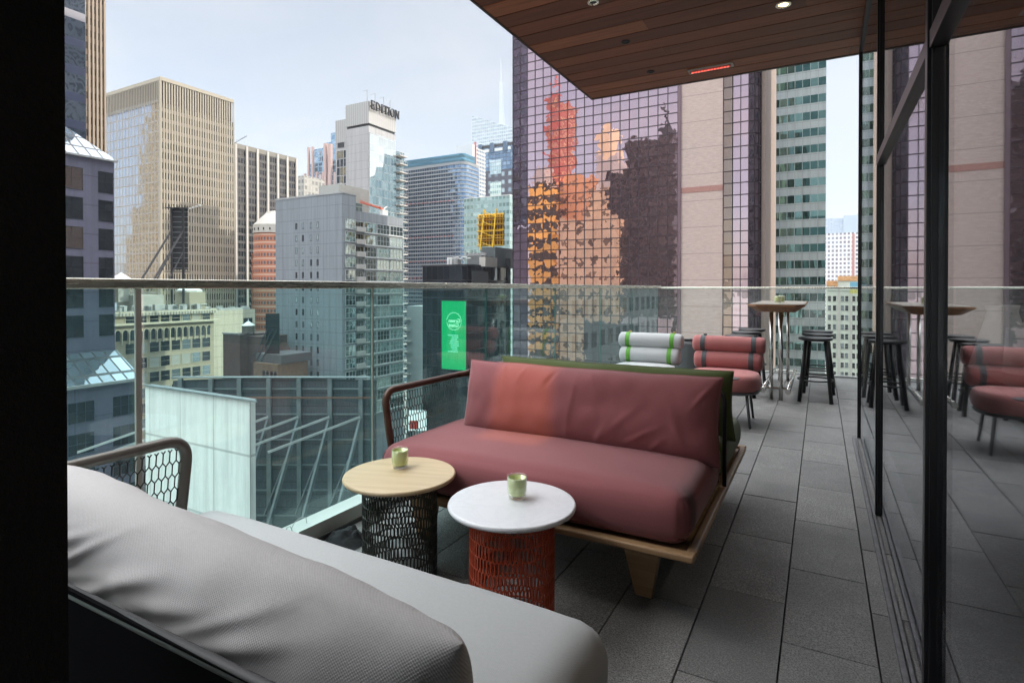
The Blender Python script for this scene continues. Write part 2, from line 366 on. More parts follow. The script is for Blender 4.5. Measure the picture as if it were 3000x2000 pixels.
# ---- B2: tall beige striped tower
B = Bld('striped_tower', 'tall beige tower with dark vertical strips running off the top of the picture', 254, 136)
g = facade('bronze_strip_windows', (.25, .20, .15), (.10, .08, .06), 3, 3.0, (0, 1), (.3, .85), .7, .1, .8, .04, win2=(.5, .45, .4))
DS = B.ly(311); B.box('wall', g, -22, 0, 0, DS, 0, 150)
for i in range(9): B.box('pier', M.setdefault('beigepier', plain('beige_stone_pier', (.31, .245, .185), .8, var=.08)), -.95 - i * 2.35, .15 - i * 2.35, -.5, -.005, 0, 150)
for i in range(5): B.box('pier', M['beigepier'], .005, .5, DS * (i + .62) / 5 - .05, DS * (i + 1.02) / 5, 0, 150)

# ---- B3: broad beige office slab
B = Bld('office_slab', 'broad beige tower with a dark louvred crown and close vertical piers on its right face', 474, 200)
W_, D_, H_ = -B.lx(311) + 14, B.ly(686), B.lz(227)
M['b3pier'] = plain('beige_pier_stone', (.315, .285, .225), .75, var=.08, scale=.05)
g = facade('beige_strip_glazing', (.22, .19, .145), (.07, .06, .05), D_ / 29, 3.6, (0, 1), (.32, .95), .6, .06, .6, .03, gmetal=.8, win2=(.3, .27, .2))
gl = facade('pale_blue_glazing', (.26, .24, .22), (.44, .48, .55), 2.1, 3.6, (.24, 1), (.12, 1), .6, .05, .3, .012, gmetal=.92, win2=(.40, .34, .26))
m = MB(); m.box(-W_, 0, .02, D_, 0, H_ - 9); B.part('wall', m, g)
m = MB(); m.box(-W_, -.6, -.02, .01, 0, H_ - 7.5); B.part('glazed_face', m, gl)
B.box('crown', plain('louvre_dark', (.075, .05, .04), .7), -W_ + .4, -.3, .3, D_ - .3, H_ - 9.2, H_ - .9)
B.box('parapet', M['b3pier'], -W_, .42, -.42, D_, H_ - 1.3, H_)
for i in range(30): y = D_ * i / 29; B.box('pier', M['b3pier'], .01, .20, y - .24, y + .24, 0, H_ - 1.31)
for i in range(36): x = -.1 - i * 1.05; B.box('fin', M['b3pier'], x - .2, x + .2, -.4, -.29, H_ - 9, H_ - 1.31)
B.box('corner_pier', M['b3pier'], -.55, .42, -.42, -.03, 0, H_ - 1.31)

# ---- B4: black glass with white piers
B = Bld('black_bay_tower', 'tower of black glass bays between white vertical piers right of the beige slab', 690, 238)
D_, H_ = B.ly(868), B.lz(434)
B.box('wall', facade('black_bay_glazing', (.055, .052, .048), (.035, .035, .045), D_ / 24, 3.3, (.10, .9), (.25, .9), .4, .05, .5, .03, gmetal=.9, win2=(.16, .145, .12)), -30, 0, 0, D_, 0, H_)
B.box('parapet', plain('grey_parapet', (.19, .18, .15), .7), -30, .3, -.3, D_ + .3, H_, H_ + 2)
for i in range(7): y = D_ * i / 6; B.box('pier', M.setdefault('whitepier', plain('white_stone_pier', (.46, .44, .41), .7, var=.06)), .005, .8, y - .45, y + .45, 0, H_ + 1.6)
B = Bld('low_office_block', 'small grey gridded office block just right of the black bay tower', 892, 300)
B.box('wall', facade('grey_grid_wall', (.36, .35, .32), (.22, .21, .19), 2.4, 3.2, (.15, .85), (.2, .8), var=.5), -14, 0, 0, 14, 0, B.lz(515)); 
m = MB(); m.box(-12, -4, 3, 9, B.lz(515), B.lz(509)); B.part('roof_house', m, M['galv'])

# ---- B5: stepped pink and blue tower
B = Bld('stepped_tower', 'stepped tower of pink stone and blue glass behind the white tower', 980, 330)
g1 = facade('blue_glass_tiers', (.22, .33, .42), (.26, .40, .55), 3.2, 3.4, (.08, .92), (.2, .95), .4, .04, .6, .05, gmetal=.85, win2=(.6, .7, .8))
g2 = facade('pink_stone_tiers', (.42, .33, .32), (.22, .32, .45), 3.0, 3.4, (.35, .8), (.1, 1), .7, .05, .5, .04, gmetal=.8)
tiers = [(890, 505, 'p', 0), (898, 470, 'g', 3), (903, 426, 'g', 5), (921, 410, 'g', 8), (933, 383, 'g', 10)]
for px, py, k, y in tiers: B.box('tier', g2 if k == 'p' else g1, B.lx(px), 6, y, 40, 0, B.lz(py, y=y))
for px, py in ((892, 498), (903, 420), (915, 420), (928, 497), (945, 500)): B.box('pinnacle', M.setdefault('pink', plain('pink_stone', (.40, .29, .27), .8)), B.lx(px), B.lx(px) + 1.2, -.4, .8, B.lz(600), B.lz(py))
B.box('shaft', M['pink'], B.lx(953), B.lx(960), -1.2, .5, 0, B.lz(418)); B.box('shaft', M['pink'], B.lx(966), B.lx(974), -1.2, .5, 0, B.lz(422))
m = MB(); m.tube([(B.lx(941), 12, B.lz(383)), (B.lx(941), 12, B.lz(373))], .5, 6); B.part('mast', m, M['gsteel'])

# ---- B6: white hotel tower with rooftop lettering
B = Bld('hotel_tower', 'tall white panelled tower with dark rooftop lettering, its right half glazed', 1081, 200)
xl, xa = B.lx(1014), B.lx(977); D_, H_ = B.ly(1160), B.lz(297); zs = B.lz(369)
wp = facade('white_metal_panels', (.36, .36, .37), (0, 0, 0), 3.3, 3.1, (0, 0), (0, 0), .45, wvar=.04, pan=1)
rib = G('ribbed_metal_crown'); s_ = rib.sep(rib.obj()); ff = rib.ma('FRACT', rib.ma('MULTIPLY', rib.ma('ADD', s_[0], s_[1]), .95)); ln = rib.ma('LESS_THAN', ff, .22)
RIB = rib.end(rib.pbr(rib.mix(ln, (.36, .36, .355), (.24, .24, .24)), .5, .2))
B.box('wall', wp, xl, 0, 0, D_, 0, zs); B.box('crown', RIB, xl, 0.1, -.1, D_ + .1, zs + .9, H_)
B.box('slot', M['dsteel'], xl + .4, -.3, .3, D_ - .3, zs, zs + .9)
B.box('wing_wall', wp, xa, xl - .01, 1.2, D_, 0, B.lz(403)); B.box('wing_crown', RIB, xa, xl - .01, 1.1, D_ - 3, B.lz(403), B.lz(333))
B.box('louvre', M['dsteel'], B.lx(984), B.lx(1002), 1.0, 1.09, B.lz(416), B.lz(402))
windows(B, 'F', fr(B.lx(980), B.lx(1010), 3), [B.lz(424) - 1.7 - 3.1 * i for i in range(16)], 1.2, 2.6, [wavy_glass('gilt_reflecting_window', (.40, .33, .20), .06, .12, .5, .8, .8), M['dwin']], M['dsteel'], -1.2 + 2.4, .05, .05)
hg = facade('hotel_side_glazing', (.42, .44, .45), (.50, .55, .56), D_ / 6, 3.1, (.01, .99), (.02, .98), .3, .03, .08, .05, gmetal=.65)
B.box('glazed_side', hg, .005, .25, .2, D_ - .2, 0, B.lz(388))
hg2 = facade('hotel_bay_glazing', (.16, .22, .25), (.13, .20, .23), D_ / 9, 3.1, (.06, .94), (.06, .94), .3, .03, .5, .08, gmetal=.8, win2=(.3, .4, .43))
z2 = B.lz(560)
m = MB(); m.add([(.26, 0.3, 0), (.26, D_ - .1, 0), (.26, D_ - .1, B.lz(462, y=D_)), (.26, D_ * .55, B.lz(462, y=D_)), (.26, D_ * .5, B.lz(480)), (.26, D_ * .25, B.lz(485)), (.26, D_ * .2, B.lz(510)), (.26, .3, B.lz(520))], [tuple(range(8))]); B.part('reflection_panel', m, hg2)  # darker stepped panel imitating a neighbour's reflection in the glazed side
y0 = D_
for i in range(34):
    z = B.lz(455, y=D_) - 3.1 * i
    if z < 8: break
    e_ = B.box('balcony', M['whitepier'], -.8, 2.0, y0 + .1, y0 + 4.6, z - .35, z)
    r_ = MB(); r_.box(1.95, 2.0, y0 + .1, y0 + 4.6, z + .9, z + 1.0); [r_.box(1.95, 2.0, y0 + .1 + 1.5 * k, y0 + .2 + 1.5 * k, z, z + .9) for k in range(4)]; r_.build('railing', M['whitepier'], e_)
B.box('balcony_core', hg2, -8, -.9, y0 + .05, y0 + 6, 0, B.lz(440, y=D_))
# lettering: thin dark serif letters built stroke by stroke, proud of the crown
def stroke_letters(mb, text, put, hgt_, wid, dep_):
    x = 0; w = wid
    def bar(x0, z0, x1, z1, th):
        dx, dz = x1 - x0, z1 - z0; L = sqrt(dx * dx + dz * dz); nx_, nz_ = -dz / L * th / 2, dx / L * th / 2
        v = [put(a, b, d) for d in (0, dep_) for a, b in ((x0 + nx_, z0 + nz_), (x1 + nx_, z1 + nz_), (x1 - nx_, z1 - nz_), (x0 - nx_, z0 - nz_))]
        mb.add(v, [(0, 1, 2, 3), (7, 6, 5, 4), (0, 4, 5, 1), (1, 5, 6, 2), (2, 6, 7, 3), (3, 7, 4, 0)])
    H, T, t = hgt_, w * .17, w * .075
    def serif(xc, z): bar(xc - w * .17, z, xc + w * .17, z, t)
    for ch in text:
        if ch == 'E':
            bar(x + .2 * w, 0, x + .2 * w, H, T); bar(x + .05 * w, H - t / 2, x + .75 * w, H - t / 2, t); bar(x + .05 * w, t / 2, x + .78 * w, t / 2, t); bar(x + .2 * w, H / 2, x + .6 * w, H / 2, t)
            bar(x + .74 * w, H, x + .74 * w, H * .82, t); bar(x + .77 * w, 0, x + .77 * w, H * .18, t); bar(x + .6 * w, H * .4, x + .6 * w, H * .6, t); x += w
        elif ch == 'D':
            bar(x + .2 * w, 0, x + .2 * w, H, T); pts = [(x + .3 * w + .62 * w * sin(a), H / 2 - (H / 2 - t / 2) * cos(a)) for a in [pi * k / 10 for k in range(11)]]
            for k in range(10): bar(*pts[k], *pts[k + 1], T if 2 < k < 7 else t)
            bar(x + .05 * w, t / 2, x + .3 * w, t / 2, t); bar(x + .05 * w, H - t / 2, x + .3 * w, H - t / 2, t); x += w * 1.12
        elif ch == 'I':
            bar(x + .25 * w, 0, x + .25 * w, H, T); serif(x + .25 * w, t / 2); serif(x + .25 * w, H - t / 2); x += w * .55
        elif ch == 'T':
            bar(x + .5 * w, 0, x + .5 * w, H, T); bar(x + .1 * w, H - t / 2, x + .9 * w, H - t / 2, t); serif(x + .5 * w, t / 2); bar(x + .12 * w, H, x + .12 * w, H * .8, t); bar(x + .88 * w, H, x + .88 * w, H * .8, t); x += w
        elif ch == 'O':
            pts = [(x + .52 * w + .45 * w * sin(a), H / 2 - (H / 2 - t / 2) * cos(a)) for a in [2 * pi * k / 18 for k in range(19)]]
            for k in range(18): bar(*pts[k], *pts[k + 1], T if (2 < k < 6 or 11 < k < 15) else t * 1.2)
            x += w * 1.1
        elif ch == 'N':
            bar(x + .18 * w, 0, x + .18 * w, H, t * 1.2); bar(x + .86 * w, 0, x + .86 * w, H, t * 1.2); bar(x + .18 * w, H, x + .86 * w, 0, T); serif(x + .18 * w, t / 2); serif(x + .86 * w, H - t / 2); serif(x + .12 * w, H - t / 2); x += w
    return x
m = MB(); Ln = stroke_letters(MB(), 'EDITION', lambda a, b, d: (0, 0, 0), 1, 1, 1); wdt = (D_ + .8) / Ln; LH = B.lz(297) - B.lz(322)
stroke_letters(m, 'EDITION', lambda a, b, d: (.7 + d, .1 + a, H_ - LH + .2 + b), LH, wdt, .5)
for k in range(8): m.box(.1, .75, .6 + k * D_ / 8, .75 + k * D_ / 8, H_ - LH * .6, H_ - LH * .5)
B.part('sign_lettering', m, M['dsteel'])
m = MB()
for px, py in ((1079, 276), (1106, 284), (1131, 297), (1150, 303), (1012, 311)):
    x, y = (-1, B.ly(max(px, 1083))) if px > 1020 else (B.lx(px), 2); z = H_ if px > 1020 else B.lz(330)
    m.tube([(x, y, z - .2), (x, y, z + 4.2)], .09, 5); m.tube([(x, y, z + 4), (x, y - 2.2, z + 3)], .07, 5)
B.part('davit', m, M['gsteel'])

# ---- B7: grey panelled apartment block in the middle
B = Bld('apartment_block', 'grey panelled apartment block with four columns of small windows, glazed bays on its right side', 1003, 125)
W_, D_, H_, HL = -B.lx(808), B.ly(1185), B.lz(566), B.lz(640, y=B.ly(1185)) ; y1 = B.ly(1043)
gp = facade('grey_metal_panels', (.245, .275, .305), (0, 0, 0), 1.95, 2.86, (0, 0), (0, 0), .45, wvar=.05, pan=1, off=(0, 1.2))
B.box('wall', gp, -W_, 0, 0, y1, 0, H_); B.box('parapet', M['galv'], -W_ - .1, .1, -.1, y1 + .1, H_, H_ + .35)
B.box('side_wall', gp, -W_ * .8, -.5, y1, D_, 0, HL)
wz = [H_ - 6.6 - 2.86 * i for i in range(16)]
ap = wavy_glass('apartment_glass', (.22, .33, .36), .05, .08, .5, .8, .7); ap2 = wavy_glass('apartment_glass_pale', (.42, .52, .54), .06, .06, .5, .7, .6); ap3 = wavy_glass('apartment_glass_dark', (.04, .06, .07), .05, .06, .5, .8, .6)
gf = plain('grey_window_frame', (.50, .54, .54), .5, .2)
windows(B, 'F', [B.lx(868.6), B.lx(888), B.lx(911.7), B.lx(931)], wz[:14], .50, 1.35, [M['dwin'], M['lwin'], ap2], M['dsteel'], 0, .04, .05)
bays = [(1012, 1041, 3), (1072, 1106, 4), (1109, 1145, 4), (1147, 1184, 4)]
for a, b, dv in bays:
    ya, yb = B.ly(a), B.ly(b); zz = wz if a == 1012 else [q - .2 for q in wz]
    windows(B, 'R', [(ya + yb) / 2], zz, yb - ya - .12, 2.15, [ap, ap2, ap3, ap], gf, 0 if a == 1012 else -.5 + .03 * (a > 1100), .12, .09, div=dv, hdiv=1)
ya, yb = B.ly(1044), B.ly(1070)
for q in wz:
    bl = B.box('balcony', plain('balcony_panel', (.42, .42, .40), .7) if 'balc' not in M else M['balc'], -.49, .35, ya, yb, q - 1.45, q - .35)
    M['balc'] = bl.data.materials[0]
windows(B, 'R', [(ya + yb) / 2], [q + .1 for q in wz], yb - ya - .3, 1.5, ap3, gf, -.5, .05, .06, div=3)
for q in wz: B.box('floor_slab', gf, -.49, -.2, yb + .1, D_ + .1, q - 1.62, q - 1.38)
B.box('penthouse', plain('penthouse_panel', (.36, .37, .35), .6, var=.08), B.lx(917), B.lx(973) + .3, 2, 9.5, H_, B.lz(531)); 
B.box('penthouse', M['stucco'], B.lx(973), B.lx(973) + .5, 2.1, 11.5, H_ - 4, B.lz(533))
B.box('stair_house', plain('green_grey_panel', (.10, .13, .12), .6), -3.5, -.9, y1 + .01, y1 + 3, HL, B.lz(585))
m = MB(); m.tube([(B.lx(930), .6, H_), (B.lx(930), .6, H_ + 3.2)], .07, 6); m.box(B.lx(960), B.lx(972), 3, 4, B.lz(531), B.lz(526)); [m.box(B.lx(px), B.lx(px) + w_, 3 + k, 4.5 + k, H_, H_ + h_) for k, (px, w_, h_) in enumerate(((840, 2.2, 1.0), (862, 1.0, 1.5), (884, 2.8, .8), (905, .7, 1.9)))]; B.part('vent_pipe', m, M['galv'])
m = MB(); [m.box(-.42, -.40, y1 + .3 + i * 1.1, y1 + .36 + i * 1.1, HL, HL + 1.0) for i in range(14)]; m.box(-.45, -.38, y1, D_, HL + .95, HL + 1.03); B.part('roof_railing', m, gf)
tX, tY = B.X - 2, B.Y + y1 + 6
t = thing('roof_crane', 'orange red lattice boom crane lying on the roof of the grey apartment block', 'crane', (tX, tY, GROUND + HL))
m = MB(); m.tube([(0, -2.5, 2.4), (0, 5.5, 1.7)], .16, 6); m.tube([(0, -2.5, 2.8), (0, 5.5, 1.9)], .08, 6); [m.tube([(0, -2.5 + i, 2.35), (0, -2 + i, 2.8 - i * .08)], .05, 4) for i in range(8)]
m.build('boom', plain('crane_orange', (.62, .10, .035), .5), t); m = MB(); m.box(-.5, .5, 4.6, 6.6, 0.2, 1.6); m.tube([(0, 5, 1.4), (0, 6.8, 2.6)], .12, 6); m.build('base', M['wmetal'], t)

# pale annex beside it with concrete slabs
B = Bld('pale_annex', 'pale grey concrete annex with blank wall seen through the glass right of the apartment block', 1272, 150)
B.box('wall', plain('pale_concrete', (.40, .43, .43), .8, var=.12, scale=.1), B.lx(1192), 0, 0, 10, 0, B.lz(897))
m = MB(); [m.box(B.lx(1180), B.lx(1192) + 1.5, -.6, 3, B.lz(940) - 3 * i, B.lz(940) - 3 * i + .35) for i in range(12)]; B.part('balcony_slab', m, M['stucco'])
m = MB(); m.box(-.2, .25, -.25, 10.2, 0, B.lz(897) + .2); B.part('corner_trim', m, M['galv'])
# ---- B8: curved blue hotel
B = Bld('curved_hotel', 'wide blue glazed hotel with a rounded corner and white bands on every floor', 1340, 360)
W_ = -B.lx(1150); kk = dirp(1376)[0] / dirp(1376)[1]; R = (kk * B.Y - B.X) / (1 - kk) ; H_ = B.lz(447)
def curved(m, x0, R, D, z0, z1, inset=0, n=12):
    a = [(x0, inset)] + [(0 + (R - inset) * sin(k * pi / 2 / n), R - (R - inset) * cos(k * pi / 2 / n)) for k in range(n + 1)] + [(R - inset, D)]
    v = [(x, y, z) for z in (z0, z1) for x, y in a]; L = len(a)
    return m.add(v, [(i, i + 1, L + i + 1, L + i) for i in range(L - 1)] + [tuple(L + i for i in range(L)) + ()])
hb = facade('hotel_blue_glazing', (.16, .19, .23), (.17, .30, .48), 1.9, 2.55, (.10, .92), (0, 1), .5, .05, .55, .10, gmetal=.8, win2=(.50, .62, .75))
m = MB(); curved(m, -W_, R, R + 12, 0, B.lz(482), .5); B.part('glazed_wall', m, hb)
z = B.lz(492); i = 0
wb = plain('pale_band', (.22, .235, .25), .7, var=.06)
while z > 8 and i < 60:
    m = MB(); curved(m, -W_, R, R + 12, z - .5, z + .3); B.part('spandrel', m, wb); z -= 2.55; i += 1
m = MB(); curved(m, -W_, R, R + 12, B.lz(482), B.lz(474)); B.part('cornice', m, wb)
m = MB(); curved(m, -W_, R, R + 12, B.lz(474), B.lz(447), 3); B.part('crown', m, facade('teal_crown', (.03, .10, .14), (.08, .22, .30), 30, 2.9, (0, 1), (.25, .7), .3, .1, .2, .03))
bw = plain('pale_blank_wall', (.50, .52, .54), .7, var=.05); 
B.box('plant_house', bw, B.lx(1215), B.lx(1300), 5, 12, B.lz(475), B.lz(450, y=5)); B.box('slab_wall', bw, B.lx(1300), XatY(1384, B.Y + 14) - B.X, 14, 18, 0, B.lz(424, y=14))
by = R + 12.2
B2x = XatY(1384, B.Y + 14) - B.X; RD = YatX(1423, B.X + B2x) - B.Y
B.box('rear_wall', facade('hotel_rear_grid', (.44, .44, .42), (.10, .16, .24), 2.1, 2.6, (.18, .85), (.3, .8), .7, .06, .5, .03), -10, B2x, 18.1, RD, 0, B.lz(430, y=14))
m = MB(); m.tube([(B2x + .1, 17.5, 0), (B2x + .1, 17.5, B.lz(420, y=14) + 1)], .6, 6); B.part('red_stripe', m, plain('red_paint', (.42, .07, .05), .6))
m = MB(); [m.box(B.lx(px), B.lx(px) + 1.4, -.08, -.01, B.lz(py), B.lz(py) + .8) for px in range(1190, 1330, 12) for py in (588, 692, 765, 816)]; B.part('red_panel', m, plain('red_panel', (.30, .08, .07), .6))

# ---- B9, B10, B11
B = Bld('crystal_tower', 'pale faceted glass tower with a sloping top and a tall lattice mast', 1383, 700, XY=None)
gx = facade('crystal_glazing', (.48, .55, .58), (.50, .56, .60), 3.0, 4.2, (.05, .95), (.25, .9), .3, .05, .3, .05, gmetal=.75)
xr = B.lx(1505); m = MB(); za, zb = B.lz(341), B.lz(395)
m.add([(0, 0, 0), (xr, 0, 0), (xr, 0, zb), (0, 0, za), (0, 50, 0), (xr, 50, 0), (xr, 50, zb), (0, 50, za)], [(0, 1, 2, 3), (3, 2, 6, 7), (0, 3, 7, 4), (1, 5, 6, 2)]); B.part('wall', m, gx)
m = MB(); cx, cy, z0, z1 = B.lx(1441), 25, B.lz(372), B.lz(165)
for q in range(4):
    sx_, sy_ = ((-1, -1), (1, -1), (1, 1), (-1, 1))[q]
    m.tube([(cx + 2.3 * sx_, cy + 2.3 * sy_, z0), (cx + 1.1 * sx_ - 1.5, cy + 1.1 * sy_, z0 + (z1 - z0) * .66)], .28, 4); 
for k in range(14):
    f = k / 14; a = 2.3 - 1.2 * f; z = z0 + (z1 - z0) * .66 * f; q = -1.5 * f; f2 = (k + 1) / 14; a2 = 2.3 - 1.2 * f2; zz = z0 + (z1 - z0) * .66 * f2; q2 = -1.5 * f2
    m.tube([(cx + q - a, cy - a, z), (cx + q2 + a2, cy - a2, zz)], .16, 4); m.tube([(cx + q + a, cy - a, z), (cx + q2 - a2, cy - a2, zz)], .16, 4)
m.tube([(cx - 1.5, cy, z0 + (z1 - z0) * .6), (cx - 1.8, cy, z1)], [.55, .22], 6); B.part('mast', m, plain('pale_mast', (.50, .55, .55), .5))
B = Bld('blue_grid_tower', 'dark blue glass tower with stacked box windows at its crown beside the mirrored tower', 1506, 450)
g = facade('blue_grid_glazing', (.06, .09, .15), (.14, .24, .36), 3.4, 3.3, (.08, .92), (.1, .9), .4, .04, .6, .06, gmetal=.85, win2=(.55, .7, .8))
g3 = facade('dark_grid_glazing', (.045, .045, .065), (.30, .38, .44), 6.2, 6.6, (.15, .6), (.25, .75), .5, .06, .8, .05, win2=(.6, .7, .7), mull=2)
x0 = B.lx(1403); zc = B.lz(493)
B.box('upper_wall', g, x0, 0, 0, 30, zc, B.lz(425)); B.box('lower_wall', g3, x0, 0, 0, 30, 0, zc)
for a, b in ((1403, 1412), (1437, 1447), (1476, 1486)): B.box('crown_pier', M.setdefault('navy', plain('navy_panel', (.07, .12, .19), .4, .3)), B.lx(a), B.lx(b), -1, 29, B.lz(440), B.lz(411))
for a, b in ((1412, 1437), (1447, 1476), (1486, 1500)):
    f_ = B.box('crown_box', M['dsteel'], B.lx(a), B.lx(b), .5, 29, B.lz(425), B.lz(415)); 
    B.box('sky_panel', M['wmetal'], B.lx(a) + 1, B.lx(b) - 1, -.6, -.05, B.lz(437), B.lz(429))
B.box('glazed_bay', facade('pale_bay_glazing', (.3, .38, .40), (.48, .60, .62), 2.0, 3.3, (.05, .95), (.1, .9), .4, .05, .5, .06, gmetal=.8), B.lx(1437), B.lx(1469), -.5, -.02, B.lz(505), B.lz(463))
B.box('glazed_bay', facade('mint_bay_glazing', (.5, .6, .56), (.30, .42, .38), 2.0, 4.2, (.05, .95), (.3, .8), .4, .05, .5, .06, gmetal=.6), B.lx(1437), B.lx(1469), -.5, -.02, B.lz(573), B.lz(528))
B = Bld('aqua_tower', 'pale aqua glass block below the blue tower behind the yellow scaffold', 1493, 250)
B.box('wall', facade('aqua_glazing', (.27, .38, .38), (.20, .32, .30), 1.9, 3.4, (.12, .9), (.28, .75), .4, .07, .7, .05, gmetal=.5, win2=(.6, .72, .68)), B.lx(1360), 0, 0, 20, 0, B.lz(572))
B.box('parapet', M['wmetal'], B.lx(1360), .1, -.1, 20, B.lz(572), B.lz(570))

# ---- B12: black glass block
B = Bld('black_glass_block', 'low black glass block with rooftop plant in front of the curved hotel', 1370, 115)
xl, D_, H_ = B.lx(1238), B.ly(1486), B.lz(778)
bk_ = facade('black_reflecting_glass', (.02, .022, .026), (.05, .055, .06), 1.5, 3.6, (.02, .98), (.03, .97), .3, .04, .5, .10, gmetal=.85, win2=(.16, .20, .22))
B.box('wall', bk_, xl, 0, 0, D_, 0, H_); B.box('parapet', M['dsteel'], xl - .1, .1, -.1, D_ + .1, H_, H_ + .3)
B.box('pylon', M['dsteel'], -.5, .4, D_ + .2, D_ + .9, 0, B.lz(757, y=D_)); B.box('inset_panel', plain('charcoal_panel', (.07, .08, .085), .35), .01, .12, 1.5, 8, H_ - 5, H_ - 1)
B.box('roof_house', plain('dark_brick_plant', (.13, .14, .14), .8, var=.2, scale=2), B.lx(1322), B.lx(1365), 6, 11, H_, B.lz(748, y=6)); B.box('roof_house', M['stucco'], B.lx(1366), B.lx(1366) + 1.5, 5, 10, H_, H_ + 2.0)
B.box('roof_house', plain('charcoal_plant_wall', (.085, .10, .105), .7), -4, -.5, 12, 20, H_, H_ + 4.6)
B.box('cooling_tower', M['wmetal'], B.lx(1285), B.lx(1300), 3, 5, H_ + .3, B.lz(752, y=4)); B.box('cooling_tower', M['galv'], B.lx(1303), B.lx(1314), 3, 5, H_ + .3, B.lz(757, y=4))
m = MB(); 
for i in range(5): a = B.lx(1300 + i * 12); m.tube([(a, 2, H_ + .3), (a, 2, H_ + 1.6 + .3 * (i % 2)), (a + 1.4, 2, H_ + 1.6 + .3 * (i % 2))], .11, 6)
for i in range(12): a = B.lx(1310 + i * 5); m.box(a, a + .5, 6.5, 7.2, B.lz(748, y=6), B.lz(748, y=6) + .3 + .5 * random.random())
B.part('roof_pipework', m, M['galv'])
# green screen reflected in its left face, built as a glowing panel
t = thing('banner_reflection', 'tall green reflection of a lit banner with a round white emblem in the black glass block', 'sign reflection', (B.X + B.lx(1333), B.Y - .35, GROUND + B.lz(985)))
lx0, lx1, lz0, lz1 = B.lx(1297) - B.lx(1333), B.lx(1368) - B.lx(1333), B.lz(1085) - B.lz(985), B.lz(882) - B.lz(985)
gs_ = G('green_screen_reflection'); ge = gs_.n('ShaderNodeEmission'); gs_.put(ge.inputs[0], gs_.mix(gs_.noise(gs_.obj(), .5, 5, .7, stretch=(6, 1, .6))['Fac'], (.0, .20, .06), (.0, .42, .13))); ge.inputs[1].default_value = .95
MB().box(lx0, lx1, 0, .2, lz0, lz1).build('panel', gs_.end(ge.outputs[0]), t)
m = MB(); m.box(lx0 - .15, lx0, -.05, .25, lz0, lz1); m.box(lx1, lx1 + .15, -.05, .25, lz0, lz1); m.box(lx0 - .15, lx1 + .15, -.05, .25, lz1, lz1 + .15); m.box(lx0 - .15, lx1 + .15, -.05, .25, lz0 - .15, lz0); m.build('frame', M['dsteel'], t)
m = MB(); rc_ = 1.75; cz_ = B.lz(942) - B.lz(985)
for k in range(44):
    if 20 < k < 23: continue
    a = 2 * pi * k / 44; b = a + .13; j = .07 * sin(k * 2.3)
    m.quad(*[(q * cos(c), -.02, cz_ + q * sin(c)) for q, c in ((rc_ + j, a), (rc_ + j, b), (rc_ + j + .09, b), (rc_ + j + .09, a))])
m.build('emblem_ring', emit('reflected_pale_green', (.45, .95, .62), 1.0), t)
def text(body, size, mat, parent, name, loc, mirror=False, ext=.01):
    cu = bpy.data.curves.new(name, 'FONT'); cu.body = body; cu.size = size; cu.align_x = 'CENTER'; cu.extrude = ext; cu.resolution_u = 3
    o = bpy.data.objects.new('tmp', cu); col.objects.link(o); dg = bpy.context.evaluated_depsgraph_get(); dg.update()
    me = bpy.data.meshes.new_from_object(o.evaluated_get(dg)); bpy.data.objects.remove(o)
    for v in me.vertices:
        x, y, z = v.co; v.co = ((-x if mirror else x), -z, y)
    me.materials.clear(); me.materials.append(mat); r = bpy.data.objects.new(name, me); col.objects.link(r); r.parent = parent; r.location = loc; return r
pg = bpy.data.materials['reflected_pale_green']
text('Green', 1.15, pg, t, 'lettering', (.1, -.03, cz_ - .25), True); text('Giant', 1.15, pg, t, 'lettering', (-.1, -.03, cz_ - 1.15), True)
m = MB()
for k in range(9):
    z = cz_ - 3.0 - k * .42; a = random.uniform(.7, 1.5); c = random.uniform(-.3, .3)
    for q in range(7): u = c - a + q * a * 2 / 7; m.quad((u, -.02, z), (u + a * .2, -.02, z), (u + a * .2, -.02, z + .22), (u, -.02, z + .22))
m.build('small_print', emit('reflected_mint', (.30, .85, .60), .8), t)
# small white billboard with a red square low down
q = atz(1222, 100); zq = hgt(1262, *q)
t = thing('street_billboard', 'small white lit billboard with a red square seen through the mesh arm', 'billboard', (q[0], q[1], zq), A)
MB().box(-1.6, 1.6, 0, .3, 0, 3.6).build('board', emit('white_lightbox', (.75, .8, .8), .8), t); MB().box(-1.4, .2, -.03, -.005, .3, 1.8).build('red_square', plain('red_print', (.5, .05, .04), .5), t)
m = MB(); m.box(-1.2, -1, .1, .25, -30, 0); m.box(1, 1.2, .1, .25, -30, 0); m.build('posts', M['dsteel'], t)

# ---- yellow scaffold board
q = atz(1437, 140); z0, z1 = hgt(720, *q), hgt(628, *q)
t = thing('yellow_scaffold', 'yellow steel scaffold frame backing a brown billboard above the black block', 'billboard', (q[0], q[1], z0))
m = MB(); wS = 3.6; m.box(-wS, wS, .5, .7, 0, z1 - z0); m.build('back_panel', plain('brown_ply', (.16, .09, .035), .8, var=.4, scale=1.5), t)
ye = plain('yellow_steel', (.80, .52, .04), .5, var=.2, scale=1)
m = MB()
for i in range(7): z = (z1 - z0) * i / 6; m.box(-wS - .1, wS + .1, .1, .3, z - .13, z + .13)
for i in range(5): z = (z1 - z0) * i / 4.5; m.box(-wS, wS, -.9, -.8, z, z + .15); m.box(-wS, wS, -.9, .1, z + .0, z + .05)
for i in range(10): x = -wS + .1 + i * (2 * wS - .2) / 9; m.box(x - .06, x + .06, -.02, .1, 0, z1 - z0)
m.build('walkway', ye, t)
for a, b in ((-2.4, -1.4), (1.2, 2.0)): MB().beam((a, -1.0, -1), (b, -.6, z1 - z0 + 1.2), .32).build('mast', ye, t)
m = MB(); [m.beam((-1.9 + .1 * i, -1, .8 + i * 2.6), (1.7, -1, -.6 + i * 2.6), .14) for i in range(4)]; m.build('diagonal', ye, t)
